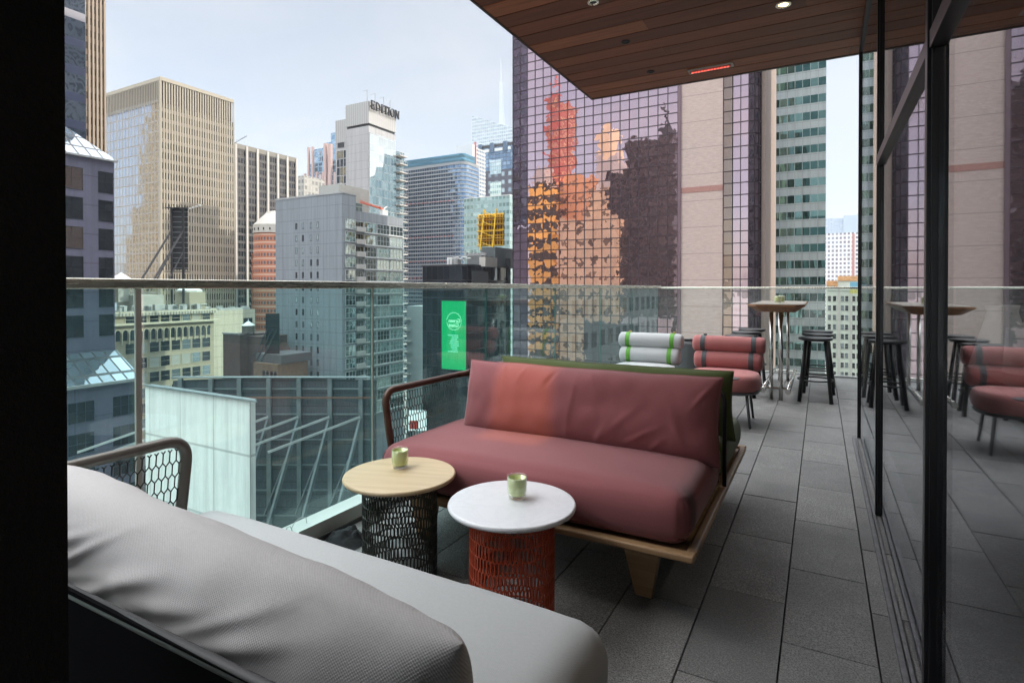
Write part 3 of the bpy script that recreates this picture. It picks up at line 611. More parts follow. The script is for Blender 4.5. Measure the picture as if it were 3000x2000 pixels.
m = MB(); m.box(-3, 2, 0, .5, -1.6, -1.0); m.box(1.4, 2.0, 0, .5, -12, -1.6); m.box(-4.4, 3, .4, .6, -2.2, -1.9); m.build('gantry', plain('gantry_grey', (.22, .28, .31), .5), t)

# ---- B13: mirrored tower with pink stone
YM = 95.0
B = Bld('mirrored_tower', 'huge tower of square violet mirror panes and pink stone in front of the terrace', 0, 0, XY=(XatY(2216, YM), YM))
px_l = [XatY(1545 + (1985 - 1545) * i / 17, YM) - B.X for i in range(18)]; cw = px_l[1] - px_l[0]
HT = 62 + 64; RH = 1.69; mg = wavy_glass('violet_mirror', (.70, .51, .555), .012, .016, .8, .96, .14)
fm_ = plain('plum_mullion', (.040, .024, .034), .5, .2)
rows = int(HT / RH); z00 = HT - rows * RH
def panes(name, P, Q, cols, rows_, z0, rh, mat, off=0):
    m = MB(); g = MB(); P, Q = Vector(P), Vector(Q); d = (Q - P) / cols; L = (Q - P).normalized(); N = Vector((L.y, -L.x, 0))
    for i in range(cols):
        a = P + d * i; b = P + d * (i + 1)
        for j in range(rows_):
            z = z0 + j * rh; v = [(a.x, a.y, z), (b.x, b.y, z), (b.x, b.y, z + rh), (a.x, a.y, z + rh)]; m.add(v, [(0, 1, 2, 3)])
    for i in range(cols + 1):
        a = P + d * i; c = a + N * .03; g.beam((c.x, c.y, z0), (c.x, c.y, z0 + rh * rows_), .14, .12, up=(L.x, L.y, 0))
    for j in range(rows_ + 1):
        a = P + N * .027; b = Q + N * .027; g.beam((a.x, a.y, z0 + j * rh), (b.x, b.y, z0 + j * rh), .12, .14)
    B.part(name, m, mat); B.part('mullion_grid', g, fm_)
panes('mirror_wall', (px_l[0], 0, 0), (px_l[-1], 0, 0), 17, rows, z00, RH, mg)
cx_, cy_ = px_l[0], 0
px5 = XatY(1503, YM + .5) - B.X
panes('mirror_wall', (px5, .5, 0), (px_l[0], 0, 0), 2, rows, z00, RH, mg)
B.box('core', fm_, px5 + .05, px_l[-1] + .5, .8, 34, 0, HT)
B.box('frame_edge', plain('plum_frame', (.17, .11, .13), .5, .2, var=.05), px_l[-1] + .02, px_l[-1] + .5, -.12, .29, 0, HT)
st = G('pink_stone_cladding'); s_ = st.sep(st.obj()); nn = st.noise(st.obj(), 1.2, 6, .7, stretch=(1, 1, 5))['Fac']; n2 = st.noise(st.obj(), .08, 4, .6)['Fac']
bs = st.mix(st.ma('MULTIPLY_ADD', nn, 2.6, -.8, clamp=True), (.36, .275, .25), (.60, .485, .445)); bs = st.mix(st.ma('MULTIPLY_ADD', n2, 1.5, -.4, clamp=True), bs, (.53, .40, .365))
jt = st.ma('LESS_THAN', st.ma('FRACT', st.ma('DIVIDE', s_[2], 4.3)), .014); bs = st.mix(jt, bs, (.22, .17, .15)); STONE = st.end(st.pbr(bs, .8, 0, st.bump(nn, .4, .03)))
xs0, xs1 = XatY(1991, YM) - B.X, XatY(2116, YM) - B.X
B.box('stone_wall', STONE, xs0, xs1, .15, 30, 0, HT); zb_ = B.lz(541); B.box('red_band', plain('red_granite_band', (.36, .18, .155), .6, var=.15, scale=3), xs0, xs1, .11, .149, zb_ - .45, zb_ + .45)
x3 = [XatY(p, YM) - B.X for p in (2118, 2145, 2171, 2192)]
panes('mirror_bay', (x3[0], .1, 0), (x3[1], .1, 0), 1, int(HT / 1.9), 0, 1.9, wavy_glass('bronze_mirror', (.40, .29, .24), .02, .05, .6, .95, .2))
panes('mirror_bay', (x3[1], .1, 0), (x3[3], .1, 0), 2, int(HT / 1.9), 0, 1.9, mg)
pts = [(x3[3] + 1.6 * sin(a), 1.7 - 1.6 * cos(a)) for a in (0, pi / 6, pi / 3, pi / 2)]
for (a, b), (c, d) in zip(pts, pts[1:]): panes('rounded_bay', (a, b, 0), (c, d, 0), 1, int(HT / 1.9), 0, 1.9, wavy_glass('dark_mirror', (.16, .12, .15), .03, .04, .5, .9, .2))
B.box('bay_core', fm_, xs1 + .01, x3[3] + .1, .25, 25, 0, HT); B.box('return_wall', plain('brown_stone_return', (.30, .23, .20), .8, var=.1), x3[3] + .11, x3[3] + 2.3, 1.9, 25, 0, HT)
B = Bld('cream_slab', 'narrow cream stone slab between the mirrored tower and the green banded tower', 2256, 118)
B.box('wall', plain('cream_stone', (.58, .52, .40), .8, var=.05, scale=.2), B.lx(2228), 0, 0, 16, 0, 130); 
m = MB(); [m.box(B.lx(2238), B.lx(2240), -.05, -.01, z, z + 2.6) for z in rng(2, 128, 3)]; B.part('window_slit', m, M['dwin'])

# ---- B14: green banded tower
B = Bld('banded_tower', 'tall office tower of pale blue bands and dark green window strips', 2418, 131)
x0 = B.lx(2256) - 3; FHt = 3.87; off_ = B.lz(345) % FHt
B.box('wall', facade('pale_blue_spandrel', (.34, .395, .43), (0, 0, 0), 1.62, FHt, (0, 0), (0, 0), .3, wvar=.06, pan=1, off=(0, 10)), x0, 0, 0, 24, 0, 126)
bg1 = facade('green_strip_glazing', (.30, .36, .38), (.03, .085, .082), 1.62, 10, (.035, .965), (0, 1), .3, .04, .5, .09, gmetal=.8, win2=(.35, .55, .52))
for i in range(int(126 / FHt)): B.box('window_strip', bg1, x0, .03, -.03, 24.03, off_ + i * FHt - .1, off_ + i * FHt + 1.75)
# ---- right background
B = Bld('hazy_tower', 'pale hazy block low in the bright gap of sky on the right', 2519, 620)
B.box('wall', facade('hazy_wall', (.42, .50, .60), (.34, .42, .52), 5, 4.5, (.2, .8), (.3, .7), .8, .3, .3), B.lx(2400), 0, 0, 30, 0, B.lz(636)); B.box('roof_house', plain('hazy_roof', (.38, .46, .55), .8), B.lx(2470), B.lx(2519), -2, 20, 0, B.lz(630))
B = Bld('white_red_tower', 'white apartment tower with rows of reddish panels right of the banded tower', 2516, 420)
B.box('wall', facade('white_red_grid', (.66, .66, .68), (.30, .25, .30), 2.6, 3.2, (.2, .75), (.25, .8), .7, .2, .7, .03, win2=(.5, .6, .7)), B.lx(2405), 0, 0, 20, 0, B.lz(680)); B.box('red_pier', plain('brick_red_pier', (.42, .20, .18), .8), B.lx(2496), B.lx(2503), -.3, -.01, 0, B.lz(684))
B = Bld('ornate_tower', 'pale stone tower with ornate orange crown seen behind the bar stools', 2513, 185)
ow = plain('pale_terracotta', (.50, .53, .46), .8, var=.08, scale=.2); og = plain('orange_terracotta', (.55, .30, .13), .7, var=.35, scale=1.5)
x0 = B.lx(2421); ht = B.lz(842)
B.box('wall', ow, x0, 0, 0, 18, 0, ht); B.box('upper_wall', ow, x0 + 3.3, 0, 1, 17, ht, B.lz(815)); 
for a, b, p in ((x0, x0 + 3.2, B.lz(822)), (x0 + 3.3, x0 + 9, B.lz(808))): B.box('crown', og, a, b, -.4, 1.2, p - 1.6, p); B.box('crown', ow, a, b, -.2, 1.5, ht - 1, p - 1.61)
m = MB(); [m.box(x0 + q, x0 + q + .35, -.55, -.41, B.lz(840), B.lz(824)) for q in (.3, 1.2, 2.2, 2.9)]; B.part('ornament', m, og)
us = [x0 + .9, x0 + 2.4, x0 + 4.7, x0 + 5.9, x0 + 7.9, x0 + 9.2]
for i, q in enumerate((x0 + 3.3, x0 + 6.8)): B.box('pier', M['stucco'], q, q + .7, -.35, -.01, 0, ht)
windows(B, 'F', us, [B.lz(875) - 3.15 * i for i in range(11)], .85, 1.7, [M['dwin'], M['lwin'], M['dwin']], M['stucco'], 0, .08, .07, div=1, hdiv=1)
q = atz(2508, 175); t = thing('rooftop_hoarding', 'small blue and yellow rooftop hoarding beside the ornate tower', 'billboard', (q[0] + .6, q[1], hgt(860, *q)))
MB().box(-2.2, 2.2, 0, .3, 0, 1.4).build('lower_panel', plain('ochre_print', (.45, .42, .12), .6), t); MB().box(-2.2, 2.2, 0, .3, 1.41, 3.6).build('upper_panel', plain('blue_print', (.14, .36, .48), .6), t)

# ---- cream palazzo block seen through the railing glass
B = Bld('palazzo_block', 'cream brick palazzo block with an arcaded top storey seen through the railing glass', 626, 165)
D_ = -B.ly(335); H_ = B.lz(906)
cb = G('cream_brick'); s_ = cb.obj(); bt = cb.n('ShaderNodeTexBrick'); mpn = cb.n('ShaderNodeMapping'); mpn.inputs['Rotation'].default_value = (0, 0, 0)
ss = cb.sep(s_); cb.put(bt.inputs['Vector'], cb.com(cb.ma('ADD', ss[0], ss[1]), ss[2], 0)); bt.inputs['Scale'].default_value = 1.3
for i, c in (('Color1', (.40, .35, .26, 1)), ('Color2', (.33, .285, .21, 1)), ('Mortar', (.30, .27, .20, 1))): bt.inputs[i].default_value = c
CB = cb.end(cb.pbr(bt.outputs['Color'], .85)); tr_ = plain('cream_trim', (.50, .46, .35), .8, var=.12, scale=1)
B.box('wall', CB, -22, 0, -D_ - 30, 0, 0, H_); B.box('roof_deck', M['roof'], -21.5, -.5, -D_ - 29, -.5, H_, H_ + .2)
zc = B.lz(934)
B.box('cornice', tr_, 0, .9, -D_ - 30, .5, H_ - 1.0, H_ + .1); B.box('cornice', tr_, 0, 1.3, -D_ - 30, 1.2, zc - .5, zc)
m = MB(); [m.box(.9, 1.15, y, y + .35, H_ - .9, H_ - .2) for y in rng(-D_ - 5, 0, .8)]; B.part('dentils', m, M['stucco'])
wy = [B.ly(p) for p in (381, 415, 451, 483, 514.5, 545, 574, 603)]; mats = [M['dwin'], M['dwin'], M['lwin'], M['bwin'], M['dwin']]
windows(B, 'R', wy, [B.lz(926)], 2.3, 1.8, mats, tr_, 0, .15, .12, div=1, hdiv=1)
windows(B, 'R', wy, [B.lz(1000) - 4.0 * i for i in range(6)], 2.4, 2.7, mats, tr_, 0, .12, .06, div=1, hdiv=1)
za_ = B.lz(962)
for y in rng(-D_ + .6, -.4, 1.72):
    m = MB(); n = 8; a = [(y + .62 * cos(pi * k / n), za_ + .5 + .62 * sin(pi * k / n)) for k in range(n + 1)]
    ring = [(y + .82 * cos(pi * k / n), za_ + .5 + .82 * sin(pi * k / n)) for k in range(n + 1)]
    m.k = 1
    for k in range(n): m.add([(.5, *a[k]), (.5, *a[k + 1]), (.5, *ring[k + 1]), (.5, *ring[k]), (.02, *a[k]), (.02, *a[k + 1])], [(0, 1, 2, 3), (0, 4, 5, 1)])
    m.k = 0; m.add([(.02, y - .62, za_ - 1.7), (.02, y + .62, za_ - 1.7)] + [(.02, *p) for p in a], [tuple(range(n + 3))])
    m.k = 1; m.box(0, .5, y - .86, y - .64, za_ - 1.9, za_ + .5); m.box(0, .35, y - .9, y - .6, za_ - 2.6, za_ - 1.9)
    B.part('arched_window', m, [M['dwin'], tr_])
m = MB(); 
for k in range(26):
    y = -2 - random.random() * (D_ - 4); x = -2 - random.random() * 8; s1, s2, s3 = [random.uniform(.5, 1.6) for _ in range(3)]; m.box(x, x + s1, y, y + s2, H_ + .2, H_ + .2 + s3)
for k in range(8): y = -3 - k * 3.1; m.tube([(-1.5, y, H_), (-1.5, y, H_ + 1.5), (-1.5, y + 2, H_ + 1.5)], .14, 6)
B.part('roof_plant', m, M['galv']); B.box('roof_house', plain('buff_roof_house', (.36, .32, .24), .85, var=.15), -9, -2, -6, -1.2, H_ + .2, B.lz(855)); B.box('roof_house', M['stucco'], -12, -4, -20, -12, H_ + .2, B.lz(862))
m = MB(); m.lathe([(3.4, 0), (3.4, .5), (.1, 2.4)], -6, -3.5, 8, z=B.lz(855)); B.part('roof_cone', m, M['wmetal'])
for px, zz in ((643 / 3.136 + 150, 150), (0, 0)):
    if zz:
        q = atz(355, 150); t = thing('roof_cupola', 'small white pyramid roofed cupola just above the handrail on the left', 'cupola', (q[0], q[1], hgt(818, *q)))
        MB().box(-1.4, 1.4, -1.4, 1.4, -6, -.2).build('drum', M['stucco'], t); m = MB(); m.frus(0, 0, -.2, 1.8, 2.1, 2.1, .1, .1); m.build('roof', M['wmetal'], t)
# black rooftop billboard seen from behind
q = atz(525, 150); zb0, zb1 = hgt(790, *q), hgt(610, *q)
t = thing('rooftop_billboard', 'tall black billboard seen from behind on raking struts above the palazzo block', 'billboard', (q[0], q[1], zb0), radians(35))
H = zb1 - zb0; m = MB(); m.box(-2.2, 2.2, 0, .3, 0, H); m.build('panel', M['dsteel'], t)
m = MB(); [m.box(-2.3, 2.3, -.35, -.02, .3 + i * H / 12, .5 + i * H / 12) for i in range(12)]; m.build('ribs', M['gsteel'], t)
for x in (-1.6, 1.3): MB().box(x - .25, x + .25, -.75, -.36, -9, H).build('post', M['dsteel'], t)
for x in (-1.6, 1.3): MB().beam((x, -.8, H * .62), (x - 3, -12.5, -5.5), .35).build('strut', M['dsteel'], t); MB().beam((x, -.8, H * .28), (x - 1, -9, -5.5), .25).build('strut', M['dsteel'], t)
m = MB(); m.box(-2.9, 2.6, -1.5, 0, H - .15, H); m.box(-3, 2.8, -1.5, 0, -.6, -.45); [m.tube([(-2 + i, -.3, H), (-2 + i, -1.0, H + .9)], .07, 5) for i in range(5)]; m.build('catwalk', M['dsteel'], t)
m = MB(); [m.box(2.3 + i * .8, 2.75 + i * .8, .5, .9, H - .1 + .3 * i, H + .25 + .3 * i) for i in range(4)]; m.beam((2.2, .4, H - .2), (5.6, .9, H + 1), .1); m.build('floodlights', M['wmetal'], t)
# cream blank building
B = Bld('cream_blank_block', 'plain cream rendered wall behind the dark brick building with its water tank', 747, 205)
B.box('wall', facade('cream_render', (.50, .455, .36), (0, 0, 0), 9, 3.6, (0, 0), (0, 0), .8, wvar=.06, pan=.12), -26, 0, -B.ly(747) - 48, 0, 0, B.lz(905))
m = MB(); [m.box(-4 - i * 2.6, -3 - i * 2.6, -3 - i * 3, -1 - i * 3, B.lz(905), B.lz(905) + .8 + .6 * random.random()) for i in range(8)]; m.box(-1, 0, -14, -2, B.lz(905), B.lz(899)); B.part('roof_plant', m, M['galv'])
windows(B, 'R', [-3], [B.lz(941), B.lz(941) - 4], 3.0, 2.4, M['dwin'], M['dsteel'], 0, .3, .2, div=2)
# brick building + water tank
B = Bld('dark_brick_building', 'dark brown brick building carrying a wooden water tank seen through the glass', 702, 125)
br = plain('dark_brick', (.095, .055, .048), .9, var=.25, scale=1.2); H_ = B.lz(981)
B.box('wall', br, B.lx(653), 0, 0, 9, 0, H_); B.box('rear_wall', br, -1, B.lx(741), 2, 9, 0, B.lz(984, y=2)); m = MB()
m.add([(B.lx(741), 2, H_ - 2.2), (B.lx(775), 2, H_ - 8), (B.lx(775), 9, H_ - 8), (B.lx(741), 9, H_ - 2.2), (B.lx(741), 2, 0), (B.lx(775), 2, 0), (B.lx(775), 9, 0)], [(0, 1, 2, 3), (0, 4, 5, 1), (1, 5, 6, 2)]); B.part('raking_wing', m, br)
B.box('parapet', M['roof'], B.lx(653) - .15, .15, -.15, 1, H_, H_ + .3)
t = thing('water_tank', 'round wooden water tank with a pale conical roof on the dark brick building', 'water tower', (B.X + B.lx(692), B.Y + 3, GROUND + H_))
m = MB(); m.lathe([(1.35, .3), (1.35, 1.9)], n=20); m.build('barrel', plain('weathered_stave', (.16, .14, .12), .85, var=.3, scale=3, stretch=(8, 8, .5)), t)
m = MB(); m.lathe([(1.5, 1.9), (.12, 2.9), (.05, 3.4)], n=20); m.build('roof', M['wmetal'], t); m = MB(); [m.box(x - .1, x + .1, y - .1, y + .1, -.1, .3) for x in (-.8, .8) for y in (-.8, .8)]; m.build('stand', M['dsteel'], t)
B = Bld('arcaded_brick_house', 'low brown brick house with small arches left of the grey apartment block', 812, 118)
B.box('wall', plain('brown_brick', (.20, .12, .08), .9, var=.2, scale=1), B.lx(742), 0, 0, 8, 0, B.lz(1068)); B.box('roof', plain('slate_roof', (.09, .10, .11), .7), B.lx(742) - .2, .2, .8, 9, B.lz(1068), B.lz(1042))
m = MB(); [m.lathe([(.42, 0), (.42, .1)], n=12) for _ in range(0)]
for px in (772, 783, 795, 806): m.box(B.lx(px) - .42, B.lx(px) + .42, -.06, -.01, B.lz(1108), B.lz(1094)); m.tube([(B.lx(px), -.06, B.lz(1094)), (B.lx(px), -.01, B.lz(1094))], .42, 12)
B.part('arches', m, M['dwin'])
# dark scaffold board at right of brick
q = atz(798, 122); zz = hgt(1045, *q); t = thing('small_rooftop_billboard', 'small black rooftop billboard on struts left of the grey apartment block', 'billboard', (q[0], q[1], zz), radians(40))
MB().box(-1.4, 1.4, 0, .3, 0, hgt(918, *q) - zz).build('panel', M['dsteel'], t); m = MB(); [m.beam((x, -.1, 6), (x - 2.5, -3.5, -.5), .22) for x in (-1, 0, 1)]; [m.box(-1.4, 1.4, -.3, -.02, 1 + 1.4 * i, 1.15 + 1.4 * i) for i in range(6)]; m.build('struts', M['dsteel'], t)
# orange brick round tower with pale dome
q = atz(806, 225); B = Bld('orange_round_tower', 'orange brick tower with a rounded corner and a pale domed roof behind the apartment block', 0, 0, XY=q)
rr = (806 - 748) * 225 / 1650; ob = facade('orange_brick_grid', (.40, .16, .085), (.07, .06, .05), 1.6, 3.1, (.2, .85), (.25, .72), .8, .1, .5, .03)
og_ = G('orange_brick_round'); s_ = og_.sep(og_.obj()); an = og_.ma('MULTIPLY', og_.ma('ARCTAN2', s_[1], s_[0]), rr / 1.25)
mk = og_.ma('MULTIPLY', og_.ma('GREATER_THAN', og_.ma('FRACT', an), .38), og_.ma('MULTIPLY', og_.ma('GREATER_THAN', og_.ma('FRACT', og_.ma('DIVIDE', s_[2], 3.1)), .35), og_.ma('LESS_THAN', og_.ma('FRACT', og_.ma('DIVIDE', s_[2], 3.1)), .75)))
fl2 = og_.ma('LESS_THAN', og_.ma('FRACT', og_.ma('DIVIDE', s_[2], 3.1)), .14)
OB = og_.end(og_.pbr(og_.mix(mk, og_.mix(fl2, (.27, .082, .032), (.33, .26, .20)), (.04, .035, .04)), .7))
m = MB(); m.lathe([(rr, 0), (rr, B.lz(686))], n=40); B.part('drum_wall', m, OB, smooth=True)
m = MB(); m.lathe([(rr + .2, B.lz(686)), (rr + .1, B.lz(662)), (rr * .9, B.lz(655)), (rr * .45, B.lz(628)), (rr * .4, B.lz(622)), (.3, B.lz(618))], n=40); B.part('dome', m, M['stucco'])
m = MB(); [m.box(rr * cos(a) * 1.0 - .25, rr * cos(a) + .25, rr * sin(a) - .3, rr * sin(a) + .3, B.lz(679), B.lz(672)) for a in [radians(190 + 17 * k) for k in range(9)]]; B.part('attic_window', m, M['dsteel'])
m = MB(); m.box(-rr - 4, -rr * .4, -2, 10, 0, B.lz(742)); B.part('side_wing', m, ob)

# ---- big white panel wall and dark billboard back below the terrace
q = atz(730, 42); t = thing('white_hoarding', 'large white panelled hoarding below the terrace seen through the glass', 'hoarding', (q[0], q[1], -7.2))
m = MB(); wl_ = q[0] - XatY(424, q[1]); wp_ = facade('white_hoarding_panels', (.78, .755, .73), (0, 0, 0), 2.2, 5.4, (0, 0), (0, 0), .6, wvar=.10, pan=.5, off=(0, 15.02)); m.box(-wl_, 0, 0, .5, -30, 0); m.build('panel', wp_, t)
m = MB(); m.tube([(-wl_, -.15, .1), (1.0, -.15, .1)], .09, 6); m.box(-wl_, .02, -.1, .6, 0, .06); m.build('top_pipe', M['gsteel'], t)
C = Vector((*atz(800, 60), 0)); rt = Vector((CA, SA, 0))
t = thing('billboard_back', 'long dark steel billboard seen from behind with posts and raking braces below the terrace', 'billboard', (C.x, C.y, hgt(1116, C.x, C.y)), A)
def bx_(px): return (px - 800) * 60 / FPX
m = MB(); x0, x1 = bx_(505), bx_(1100); n = 30
bp = G('weathered_board'); o_ = bp.obj(); s_ = bp.sep(o_); f1 = bp.noise(o_, 2.2, 6, .7, stretch=(3, 1, .3))['Fac']; l1 = bp.ma('LESS_THAN', bp.ma('FRACT', bp.ma('DIVIDE', s_[2], 1.35)), .05)
c_ = bp.mix(bp.ma('MULTIPLY_ADD', f1, 2.4, -.7, clamp=True), (.035, .042, .052), (.095, .10, .115)); c_ = bp.mix(l1, c_, (.02, .02, .025)); r_ = bp.noise(o_, .5, 5, .7)['Fac']; c_ = bp.mix(bp.ma('MULTIPLY_ADD', r_, 4, -2.5, clamp=True), c_, (.16, .10, .07))
BP = bp.end(bp.pbr(c_, .6, .2))
for i in range(n):
    a, b = x0 + (x1 - x0) * i / n, x0 + (x1 - x0) * (i + 1) / n; za, zb = .35 * sin(pi * i / n), .35 * sin(pi * (i + 1) / n)
    m.add([(a, .0, -30), (b, .0, -30), (b, .0, zb), (a, .0, za), (a, .25, -30), (b, .25, -30), (b, .25, zb), (a, .25, za)], [(0, 1, 2, 3), (3, 2, 6, 7), (5, 4, 7, 6)])
m.build('panel', BP, t)
m = MB(); m.box(x0, x1, -.6, -.5, -1.75, -1.6); m.build('rusty_rail', plain('rust', (.17, .075, .045), .8, var=.3), t); m = MB(); m.box(x0, x1, -.35, .4, .36, .46); [m.box(x0, x1, -.16, -.01, -.9 - 2.7 * i, -.75 - 2.7 * i) for i in range(9)]; m.build('ledge', M['gsteel'], t)
for px in (533, 622, 705, 791, 879, 969, 1059):
    x = bx_(px); MB().box(x - .22, x + .22, -.5, -.17, -30, .3).build('post', M['gsteel'], t); MB().beam((x, -.6, -4.0), (x - 2.2, -4.5, -16), .3).build('brace', M['gsteel'], t)
    MB().beam((x, -.6, -3.7), (x - 8.5, -3.5, -6.6), .22).build('tie', M['galv'], t); MB().beam((x - 1, -1.6, -8), (x - 3.6, -.6, -14), .14).build('tie', M['gsteel'], t)

# ---- filler roofs below and blocks beyond, seen in the gaps and in reflections
fill = [facade('filler_brown', (.22, .16, .13), (.06, .06, .07), 3, 3.4, (.25, .75), (.25, .75)), facade('filler_grey', (.30, .31, .31), (.07, .09, .10), 2.6, 3.3, (.2, .8), (.3, .8)), facade('filler_buff', (.42, .36, .27), (.06, .06, .06), 3.2, 3.5, (.25, .75), (.2, .75))]
def filler(X0, X1, Y0, Y1, h, k, lab, name='city_block'):
    B = Bld(name, lab, 0, 0, XY=(X1, Y0)); B.box('wall', fill[k % 3], X0 - X1, 0, 0, Y1 - Y0, 0, h); B.box('roof', M['roof'], X0 - X1 + .4, -.4, .4, Y1 - Y0 - .4, h, h + .15)
    B.box('parapet', M['stucco'], X0 - X1, -.01, -.2, .2, h + .01, h + .7)
    m = MB()
    for _ in range(16): x, y, s1 = random.uniform(X0 - X1 + 2, -3), random.uniform(2, Y1 - Y0 - 3), random.uniform(.6, 2.2); m.box(x, x + s1, y, y + s1 * random.uniform(.6, 2), h + .15, h + .15 + random.uniform(.5, 2.4))
    B.part('roof_plant', m, M['galv']); return B
filler(-75, -52, 60, 85, 30, 0, 'low brown brick block in the street canyon left of the apartment block')
filler(-64, -40, 88, 120, 26, 1, 'low grey block between the apartment block and the black glass block')
filler(-60, -36, 70, 84, 20, 2, 'lowest buff block deep in the street canyon')
filler(-112, -88, 55, 84, 34, 1, 'low grey block in front of the palazzo block')
filler(-420, -300, 380, 460, 78, 1, 'distant grey block far beyond the beige slab')
filler(-170, -90, 500, 580, 70, 0, 'distant brown block beyond the curved hotel')
filler(10, 60, 260, 330, 62, 2, 'distant buff block beyond the ornate tower')
# neighbours behind the terrace that show in the mirrored tower
def mir(px, Yv): return XatY(px, Yv)
def rear(name, label, pa, pb, top, Yv, mat, extra=None):
    Xa, Xb = mir(pa, Yv), mir(pb, Yv); Yr = 2 * YM - Yv; z = hgt(top, (Xa + Xb) / 2, Yv) - GROUND
    B = Bld(name, label, 0, 0, XY=(Xb, Yr - 30)); B.box('wall', mat, Xa - Xb, 0, 0, 30, 0, z); return B, Xa - Xb, z
B, w_, z_ = rear('golden_block', 'golden striped block mirrored at the left of the mirrored tower', 1546, 1628, 540, 300, facade('gold_stripes', (.80, .46, .08), (.06, .035, .015), 9, 8.4, (0, 1), (.5, 1), .5, .2, .2, .02))
B.box('roof_house', M['stucco'], w_ + 2, -6, 18, 29.8, z_, z_ + 9)
B, w_, z_ = rear('red_sign_tower', 'slim red and orange sign tower mirrored in the violet panes', 1608, 1630, 290, 320, facade('red_sign_wall', (.36, .09, .05), (.50, .26, .12), 3.5, 5, (.2, .8), (.3, .7), .5, .3, .6, .02))
m = MB(); [m.box(w_ - 3, 3, 28, 30.2, q, q + 2) for q in rng(z_ * .45, z_, 9)]; m.tube([(w_ / 2, 25, z_), (w_ / 2, 25, z_ + 26)], .6, 6); B.part('sign_arms', m, plain('red_arm', (.42, .08, .05), .5))
rear('peach_block', 'peach coloured apartment block mirrored in the violet panes', 1636, 1732, 512, 310, facade('peach_wall', (.85, .44, .20), (.40, .18, .08), 7, 8, (.3, .7), (.3, .7), .8, .2, .6, .02))
B, w_, z_ = rear('cream_deco_tower', 'cream setback tower mirrored in the violet panes', 1722, 1822, 545, 285, facade('deco_cream', (.80, .62, .38), (.35, .24, .14), 7, 8, (.3, .7), (.2, .8), .8, .2, .5, .02))
B.box('setback', M['stucco'], w_ * .8, w_ * .22, 4, 29, z_, z_ + 16); B.box('setback', plain('deco_top', (.70, .55, .34), .8), w_ * .72, w_ * .42, 6, 27, z_ + 16, z_ + 32)
B, w_, z_ = rear('brown_tower', 'broad dark brown tower mirrored at the right of the violet panes', 1832, 1978, 408, 260, facade('brown_glass', (.045, .03, .028), (.05, .035, .03), 4, 4, (.1, .9), (.1, .9), .4, .1, .3, .02))
B.box('setback', bpy.data.materials['brown_glass'], w_ - 9, w_ - .01, 0, 30, 0, z_ - 14); m = MB(); m.box(w_ * .4, w_ * .2, 12, 20, z_, z_ + 8); m.tube([(w_ * .3, 16, z_), (w_ * .3, 16, z_ + 18)], .7, 6); B.part('roof_plant', m, M['dsteel'])
rear('pale_low_block', 'pale low block mirrored low in the violet panes', 1636, 1800, 640, 250, facade('pale_low', (.80, .60, .36), (.30, .20, .12), 7, 8, (.3, .7), (.3, .7)))
rear('grey_violet_block', 'dark slab mirrored at the far left chamfer', 1400, 1470, 330, 420, facade('dark_slab', (.06, .055, .06), (.05, .05, .06), 4, 4, (.1, .9), (.1, .9), .4, .1, .4))

# a golden stepped tower out of frame on the left, mirrored in the beige slab's blue face
YB = 115.6; Yv = 215; Xr = XatY(500, Yv)
B = Bld('stepped_golden_tower', 'golden stepped tower mirrored in the blue side of the beige slab', 0, 0, XY=(Xr, 2 * YB - Yv - 24)); gd = facade('golden_stone', (.50, .36, .17), (.18, .12, .06), 3, 3.6, (.3, .7), (.25, .8))
for i, (px, py) in enumerate(((441, 300), (432, 350), (424, 420), (420, 520), (394, 610), (385, 700))): B.box('tier', gd, XatY(px, Yv) - Xr, -i * .3, i * .4, 24 + i * .5, 0, hgt(py, XatY(px, Yv), Yv) - GROUND)
q = atz(692, 420); t = thing('tower_crane', 'distant thin tower crane above the black bay tower', 'crane', (q[0], q[1], GROUND)); z = hgt(425, *q) - GROUND
MB().box(-.4, .4, -.4, .4, 0, z + 2).build('tower', M['gsteel'], t); m = MB(); a = (CA, SA); m.tube([(-3 * a[0], -3 * a[1], z), (8.5 * a[0], 8.5 * a[1], z + 6.5)], .28, 5); m.tube([(0, 0, z + 3), (8.5 * a[0], 8.5 * a[1], z + 6.6)], .12, 4); m.build('jib', M['gsteel'], t)

# ================================================================== THE TERRACE
g = G('granite_paver'); o_ = g.obj(); isl = g.island()
sp = g.noise(o_, 170, 3, .85)['Fac']; sp2 = g.noise(o_, 70, 4, .85)['Fac']; bg_ = g.noise(o_, 2.4, 5, .65)['Fac']
base = g.mix(g.ma('MULTIPLY_ADD', sp, 6, -2.5, clamp=True), (.085, .085, .087), (.43, .42, .405))
base = g.mix(g.ma('MULTIPLY_ADD', sp2, 7, -3.9, clamp=True), base, (.60, .585, .56))
base = g.mix(g.ma('MULTIPLY', isl, .55), base, (.10, .10, .102)); base = g.mix(g.ma('MULTIPLY_ADD', bg_, 2, -.75, clamp=True), base, (.13, .13, .132))
M['granite'] = g.end(g.pbr(base, g.ma('MULTIPLY_ADD', bg_, .3, .38), 0, g.bump(g.ma('ADD', sp, sp2), .9, .004), .45))
m = MB(); TW, TL = .292, .60
cols_ = [(-2.165, -2.165 + .125)] + [(-.41 - TW * k, -.41 - TW * (k - 1)) for k in range(5, -4, -1)]
cols_ = sorted(set([(round(a, 4), round(b, 4)) for a, b in cols_ if a > -2.1])) ; cols_ = [(-2.165, cols_[0][0])] + cols_
offs = [.3, .0, .42, .18, .33, .07, .27, .0, .36, .15, .3]
for i, (a, b) in enumerate(cols_):
    y = -3.2 + offs[i % 11] + (.0 if i != 7 else 0)
    while y < 9.05:
        yb = min(y + TL, 9.06)
        if a < .25 or y > 5.4: m.box(a + .003, b - .003, y + .003, yb - .003, -.05, random.uniform(-.002, .0))
        y += TL
